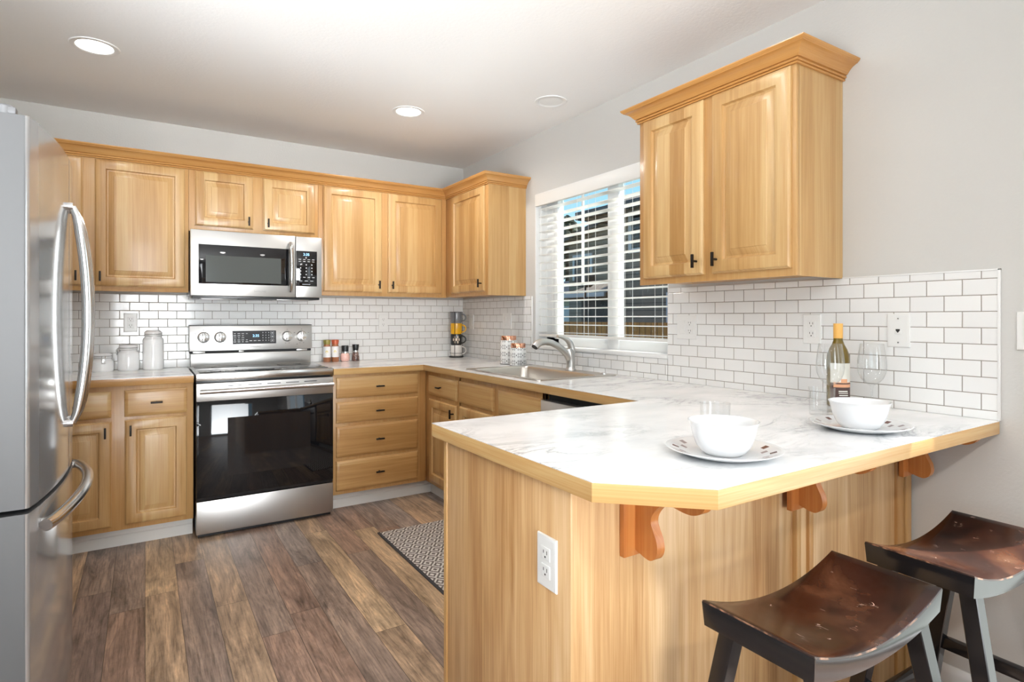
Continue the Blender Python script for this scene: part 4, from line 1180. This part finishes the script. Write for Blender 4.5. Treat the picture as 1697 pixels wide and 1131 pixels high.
# ------------------------------------------------------------------ white clamp jars left of the range
def jar(x, y, d, h, nk, label, clasp):
    t = thing('storage_jar', label, 'jar', (x, y, ZC + .0003), group='white clamp-lid jars left of the range')
    z = ZC + .0003; r = d / 2; hs = h - nk
    MB().lathe([(0, .003), (r - .012, .002), (r - .006, 0), (r - .001, .006), (r, .014), (r, hs - .016), (r - .003, hs - .006), (r - .010, hs), (r - .013, hs + .004), (r - .013, hs + .010), (r - .010, hs + .012)], (x, y, z), 44).build('body', 'ceramic', t, 50)
    MB().lathe([(r - .010, hs + .0125), (r - .008, hs + .014), (r - .008, hs + .018), (r - .012, hs + .020), (r - .012, hs + .024), (r - .008, hs + .026), (r - .008, hs + .032), (r - .012, hs + .036), (r - .022, h), (0, h)], (x, y, z), 44).build('lid', 'ceramic', t, 40)
    m = MB()
    for zz in (hs + .0112, hs + .022):
        m.tube([(x + (r - .0085) * math.cos(q), y + (r - .0085) * math.sin(q), z + zz) for q in [2 * PI * k / 36 for k in range(37)]], .0013, 8, cap=False)
    cx_, cy_ = math.cos(clasp), math.sin(clasp)
    px, py = -cy_, cx_
    for s_ in (-.008, .008):
        m.tube([(x + cx_ * (r - .006) + px * s_, y + cy_ * (r - .006) + py * s_, z + hs + .024), (x + cx_ * (r + .006) + px * s_, y + cy_ * (r + .006) + py * s_, z + hs + .012), (x + cx_ * (r + .004) + px * s_, y + cy_ * (r + .004) + py * s_, z + hs - .012)], .0013, 8)
    m.build('wire_bail', 'zinc', t)
    mt = Matrix.Translation((x + cx_ * (r + .0045), y + cy_ * (r + .0045), z + hs - .006)) @ Matrix.Rotation(clasp, 4, 'Z')
    MB().box(-.0012, .0012, -.010, .010, -.014, .014, .0008, mat=mt).build('clasp', 'zinc', t)


jar(-2.465, -.100, .113, .109, .040, 'shortest white ceramic clamp-lid jar, nearest the fridge', -1.45)
jar(-2.337, -.097, .113, .155, .040, 'middle-height white ceramic clamp-lid jar between two others', 2.85)
jar(-2.209, -.093, .113, .242, .046, 'tallest white ceramic clamp-lid jar, nearest the range', .9)

# ------------------------------------------------------------------ spices right of the range
def spice(x, y, lid, label):
    t = thing('spice_jar', label, 'spice jar', (x, y, ZC + .0003), group='spice jars right of the range'); z = ZC + .0003; r = .0265
    MB().lathe([(0, .001), (r - .003, 0), (r, .004), (r, .108), (r - .002, .116), (r - .005, .121), (r - .005, .128), (0, .128)], (x, y, z), 32).build('glass_body', 'spice', t, 40)
    MB().lathe([(r - .0035, .128), (r - .0025, .130), (r - .0025, .140), (r - .0005, .142), (r - .0005, .158), (r - .003, .160), (0, .160)], (x, y, z), 32).build('lid', lid, t, 40)
    m = MB(); n = 32; vs = []; fs = []
    for k in range(n + 1):
        a = 2 * PI * k / n; vs += [(x + (r + .0004) * math.cos(a), y + (r + .0004) * math.sin(a), z + .034), (x + (r + .0004) * math.cos(a), y + (r + .0004) * math.sin(a), z + .112)]
    for k in range(n): fs.append((2 * k, 2 * k + 2, 2 * k + 3, 2 * k + 1))
    m._add(vs, fs, 0, True)
    vs = []
    for j in range(12):
        b = 2 * PI * j / 12; aa = -1.86 + .36 * math.cos(b); vs.append((x + (r + .001) * math.cos(aa), y + (r + .001) * math.sin(aa), z + .074 + .010 * math.sin(b)))
    m._add(vs, [tuple(range(12))], 1)
    m.build('paper_label', ['spice_label', 'label_yellow'], t, 60)


spice(-1.140, -.062, 'lid_olive', 'labelled spice jar with an olive lid, nearest the range')
spice(-1.081, -.062, 'lid_red', 'labelled spice jar with a red lid')
for x, y, nm, mt, lb, prof, top in (
        (-1.010, -.066, 'salt_grinder', 'salt', 'round pink salt grinder with black top', [(0, .001), (.024, 0), (.031, .006), (.0345, .022), (.034, .038), (.030, .052), (.026, .060), (0, .060)], [(.0225, .062), (.0235, .064), (.0235, .080), (.0215, .0735)]),
        (-.930, -.062, 'pepper_grinder', 'pepper', 'pepper grinder with black flared top', [(0, .001), (.026, 0), (.028, .004), (.027, .022), (.0235, .048), (.020, .066), (0, .066)], None)):
    t = thing(nm, lb, 'grinder', (x, y, ZC + .0003)); z = ZC + .0003
    MB().lathe(prof, (x, y, z), 32).build('glass_body', mt, t, 50)
    zt = prof[-1][1]; rr = prof[-2][0]
    MB().lathe([(rr, zt), (rr, zt + .012), (0, zt + .012)], (x, y, z), 32).build('collar', 'zinc', t)
    if top: MB().lathe([(rr - .001, zt + .012), (rr - .001, zt + .054), (rr - .003, zt + .056), (0, zt + .056)], (x, y, z), 32).build('top_cap', 'black', t, 40)
    else: MB().lathe([(rr - .001, zt + .012), (rr + .005, zt + .052), (rr + .004, zt + .056), (0, zt + .056)], (x, y, z), 32).build('top_cap', 'black', t, 40)

# ------------------------------------------------------------------ bar stools
def make_stool(label):
    t = thing('bar_stool', label, 'stool', (0, 0, 0), group='saddle-seat bar stools at the counter')
    hx, hy, ze = .243, .121, .650
    nx, ny = 28, 10
    def top(x, y):
        u = x / hx; return ze - .046 * (1 - u * u) - .004 * (1 - (y / hy) ** 4) * 0
    bm = bmesh.new()
    prof_y = [-hy, -hy + .0012, -hy + .004] + [(-hy + .004) + (2 * hy - .008) * k / ny for k in range(1, ny)] + [hy - .004, hy - .0012, hy]
    drop = [.005, .0015, 0] + [0] * (ny - 1) + [0, .0015, .005]
    xs = [-hx, -hx + .0012, -hx + .004] + [(-hx + .004) + (2 * hx - .008) * k / nx for k in range(1, nx)] + [hx - .004, hx - .0012, hx]
    dropx = [.005, .0015, 0] + [0] * (nx - 1) + [0, .0015, .005]
    T_ = [[bm.verts.new((x, y, top(x, y) - max(drop[j], dropx[i]))) for j, y in enumerate(prof_y)] for i, x in enumerate(xs)]
    B_ = [[bm.verts.new((x * .985, y * .97, (ze - .054) - .030 * (1 - (x / hx) ** 2))) for y in prof_y] for x in xs]
    NX, NY = len(xs), len(prof_y)
    for i in range(NX - 1):
        for j in range(NY - 1):
            f = bm.faces.new((T_[i][j], T_[i + 1][j], T_[i + 1][j + 1], T_[i][j + 1]))
            f.material_index = 0 if 1 <= i < NX - 2 and 1 <= j < NY - 2 else 2
            f = bm.faces.new((B_[i][j], B_[i][j + 1], B_[i + 1][j + 1], B_[i + 1][j])); f.material_index = 1
    for i in range(NX - 1):
        for J in (0, NY - 1):
            f = bm.faces.new((T_[i][J], B_[i][J], B_[i + 1][J], T_[i + 1][J])); f.material_index = 1
    for j in range(NY - 1):
        for I in (0, NX - 1):
            f = bm.faces.new((T_[I][j], T_[I][j + 1], B_[I][j + 1], B_[I][j])); f.material_index = 1
    bmesh.ops.recalc_face_normals(bm, faces=bm.faces)
    # only the rubbed outermost lip shows bare wood
    m = MB(); m.merge(bm, None); m.build('seat', ['seat', 'stool_black', 'stool_edge'], t, 40, local=True)
    # legs: square, splayed
    def leg_at(sx, sy, z):
        k = (z) / .60
        return sx * (.235 - .050 * k), sy * (.190 - .098 * k)
    for sx in (-1, 1):
        for sy in (-1, 1):
            bm = bmesh.new(); hw = .0185
            rings_ = []
            for z in (0, .30, .628 - .012):
                cx, cy_ = leg_at(sx, sy, z); rings_.append([bm.verts.new((cx + a * hw, cy_ + b * hw, z)) for a, b in ((-1, -1), (1, -1), (1, 1), (-1, 1))])
            for i in range(2):
                for k in range(4): bm.faces.new((rings_[i][k], rings_[i][(k + 1) % 4], rings_[i + 1][(k + 1) % 4], rings_[i + 1][k]))
            bm.faces.new(rings_[0][::-1]); bm.faces.new(rings_[-1])
            for v in rings_[-1]: v.co.z = (ze - .054) - .030 * (1 - (v.co.x / hx) ** 2) + .006
            bmesh.ops.recalc_face_normals(bm, faces=bm.faces)
            bmesh.ops.bevel(bm, geom=[e for e in bm.edges], offset=.002, segments=1, affect='EDGES')
            MB().merge(bm).build('leg', 'stool_black', t, 30, local=True)
    for sy, z in ((-1, .17), (1, .17)):
        x, y = leg_at(1, sy, z); MB().box(-x + .010, x - .010, y - .011, y + .011, z - .018, z + .018, .003).build('stretcher', 'stool_black', t, local=True)
    for sx, z in ((-1, .25), (1, .25)):
        x, y = leg_at(sx, 1, z); MB().box(x - .011, x + .011, -y + .010, y - .010, z - .018, z + .018, .003).build('stretcher', 'stool_black', t, local=True)
    return t


g = NG('stool_edge'); vec, x, y, z = g.coords()
n = g.noise(vec, 22, 4, .6)
M['stool_edge'] = g.set(g.ramp(n, [(.50, (.03, .014, .01)), (.64, (.46, .24, .14))]), .3)
st = make_stool('dark saddle-seat bar stool nearest the camera, at the angled corner')
st.location = (-1.031, -3.637, 0); st.rotation_euler = (0, 0, math.radians(-.3))
dup(st, (-.418, -3.660, 0), math.radians(-1.6), 'dark saddle-seat bar stool farther along the bar, by the right wall')

# ------------------------------------------------------------------ outdoors
struct('ground', MB().box(.3, 60, -20, 60, -.5, -.4), 'lawn', 'ground outside the window', 'ground')


def fence():
    t = thing('fence', 'brown wood board fence outside the window', 'fence', (5, 3, -.4))
    MB().box(5, 5.03, -4, 13, -.38, 1.15).build('boards', 'fence', t)
    for k in range(8): MB().box(5.03, 5.12, -3.5 + k * 2.2, -3.41 + k * 2.2, -.4, 1.12).build('post', 'fence', t)
    MB().box(5.03, 5.07, -4, 13, .85, .94).box(5.03, 5.07, -4, 13, -.1, 0.0).build('rail', 'fence', t)


fence()
EXT = True
CAMP = V((-2.2525, -4.3232, 1.2358))


def gable(t, x0, x1, y0, y1, zeave, yr, zr, over=.35, mat='siding', thick=.16):
    """house block whose gable faces the kitchen (ridge runs away from it)"""
    MB().prism([(y0, -.4), (y1, -.4), (y1, zeave), (yr, zr), (y0, zeave)], 'x', x0, x1).build('wall', mat, t)
    s0 = (zr - zeave) / (yr - y0); s1 = (zr - zeave) / (y1 - yr)
    pts = [(y0 - over, zeave - over * s0), (yr, zr), (y1 + over, zeave - over * s1), (y1 + over, zeave - over * s1 + thick), (yr, zr + thick), (y0 - over, zeave - over * s0 + thick)]
    MB().prism(pts, 'x', x0 - .4, x1 + .4).build('roof', 'shingle', t)
    MB().prism([(a, b + .005 if i < 3 else b - .005) for i, (a, b) in enumerate(pts)], 'x', x0 - .44, x0 - .401).build('fascia', 'fascia', t)


def house_window(t, x, y0, y1, z0, z1):
    f = MB().box(x - .05, x - .002, y0 - .12, y1 + .12, z0 - .12, z0).box(x - .05, x - .002, y0 - .12, y1 + .12, z1, z1 + .12).box(x - .05, x - .002, y0 - .12, y0, z0, z1).box(x - .05, x - .002, y1, y1 + .12, z0, z1).build('window_frame', 'trim_white', t)
    MB().box(x - .03, x - .003, y0, y1, z0, z1).build('window_pane', 'dark_window', f)


# brown gabled house straight behind the fence
t = thing('neighbor_house', 'brown gabled house behind the fence, left in the window', 'house', (15, 10, -.4))
gable(t, 12, 19, 5.0, 13.95, 4.15, 9.0, 5.15)
house_window(t, 12, 12.62, 13.55, 2.80, 3.55)
house_window(t, 12, 10.6, 11.3, 2.80, 3.55)
# its low lean-to with a hipped shingle roof
t = thing('garden_outbuilding', 'low outbuilding with tan hipped shingle roof in front of the brown house', 'building', (9.8, 7, -.4))
MB().box(9.0, 11.0, 8.1, 9.5, -.4, 1.96).build('wall', 'fascia', t)
tb = bmesh.new(); pv = [(8.6, 9.95, 1.93), (8.6, 7.95, 1.93), (11.2, 7.95, 2.95), (11.2, 8.5, 2.95), (11.2, 9.95, 1.93)]
for dz in (0, .10): pass
a = [tb.verts.new(p) for p in pv]; b = [tb.verts.new((p[0], p[1], p[2] - .12)) for p in pv]
tb.faces.new((a[0], a[1], a[2], a[3])); tb.faces.new((a[0], a[3], a[4])); tb.faces.new((b[3], b[2], b[1], b[0])); tb.faces.new((b[4], b[3], b[0]))
for i, j in ((0, 1), (1, 2), (2, 3), (3, 4), (4, 0)): tb.faces.new((a[i], b[i], b[j], a[j]))
bmesh.ops.recalc_face_normals(tb, faces=tb.faces)
MB().merge(tb).build('roof', 'shingle', t)
MB().box(8.54, 8.60, 7.95, 9.95, 1.83, 1.95).build('gutter', 'trim_white', t)
# cream house low at the left
t = thing('neighbor_house', 'cream-sided house with a white door low behind the fence', 'house', (15.5, 17, -.4))
MB().box(14, 18, 14.95, 21, -.4, 2.2).build('wall', 'cream_siding', t)
MB().prism([(13.5, 2.15), (16, 3.1), (18.5, 2.15)], 'y', 14.75, 21.4).build('roof', 'fascia', t)
MB().box(13.93, 13.999, 16.0, 16.9, -.3, 1.75, .01).build('door', 'trim_white', t)
MB().box(13.92, 13.999, 17.3, 17.9, .9, 1.7, .01).build('window', 'dark_window', t)
# brown house close on the right
t = thing('neighbor_house', 'tall dark brown house close behind the fence, right in the window', 'house', (10, 2, -.4))
MB().box(8, 11, -4, 6.85, -.4, 4.0).build('wall', 'siding', t)
tb = bmesh.new(); pv = [(7.5, 7.75, 3.98), (7.5, -4.5, 3.98), (9.5, -4.5, 4.85), (9.5, 5.6, 4.85), (11.4, 7.75, 3.98), (11.4, -4.5, 3.98)]
a = [tb.verts.new(p) for p in pv]; b = [tb.verts.new((p[0], p[1], p[2] - .14)) for p in pv]
for f in ((0, 1, 2, 3), (0, 3, 4), (3, 2, 5, 4)): tb.faces.new([a[i] for i in f]); tb.faces.new([b[i] for i in f[::-1]])
for i, j in ((0, 1), (1, 2), (2, 5), (5, 4), (4, 0)): tb.faces.new((a[i], b[i], b[j], a[j]))
bmesh.ops.recalc_face_normals(tb, faces=tb.faces)
MB().merge(tb).build('roof', 'shingle', t)
MB().box(7.42, 7.50, -4.5, 7.78, 3.82, 4.03, .02).box(7.42, 11.4, 7.75, 7.83, 3.82, 4.03, .02).build('gutter', 'fascia', t)
house_window(t, 8, 5.3, 6.25, 2.95, 3.75)
house_window(t, 8, 4.2, 5.0, .5, 1.7)
# pole with a dark square head
t = thing('pole_with_head', 'black boxy head on a thin pole behind the fence', 'lamp', (7, 6.89, -.4))
MB().tube([(7, 6.89, -.4), (7, 6.89, 2.06)], .03, 10).build('pole', 'fascia', t)
MB().box(6.86, 7.14, 6.62, 7.16, 2.07, 2.33, .02).prism([(6.62, 2.08), (7.16, 2.08), (6.98, 1.99), (6.80, 1.99)], 'x', 6.9, 7.1).build('pole_head', 'fascia', t)


def tree(x, y, zt, r, seed, label):
    t = thing('tree', label, 'tree', (x, y, -.4), group='trees beyond the houses')
    MB().tube([(x, y, -.4), (x + .1, y, zt * .5), (x, y, zt * .8)], [.28, .2, .1], 10).build('trunk', 'trunk', t)
    R_ = random.Random(seed); m = MB()
    for k in range(16):
        a = R_.uniform(0, 2 * PI); q = R_.uniform(0, r); z = R_.uniform(zt - 3.4, zt - .6); s_ = R_.uniform(.5, 1.0) * (1.25 - .25 * (z - zt + 3.4))
        tb = bmesh.new(); bmesh.ops.create_icosphere(tb, subdivisions=3, radius=max(.45, s_))
        for v in tb.verts: v.co *= 1 + R_.uniform(-.22, .22)
        m.merge(tb, 0, Matrix.Translation((x + q * math.cos(a), y + q * math.sin(a), z)))
    m.build('foliage', 'leaf', t, 5)


tree(22, 27.0, 8.3, 1.9, 3, 'dark tree above the house roofs, leftmost in the window')
tree(30, 40, 8.6, 2.2, 5, 'dark tree farther back behind the cream house')
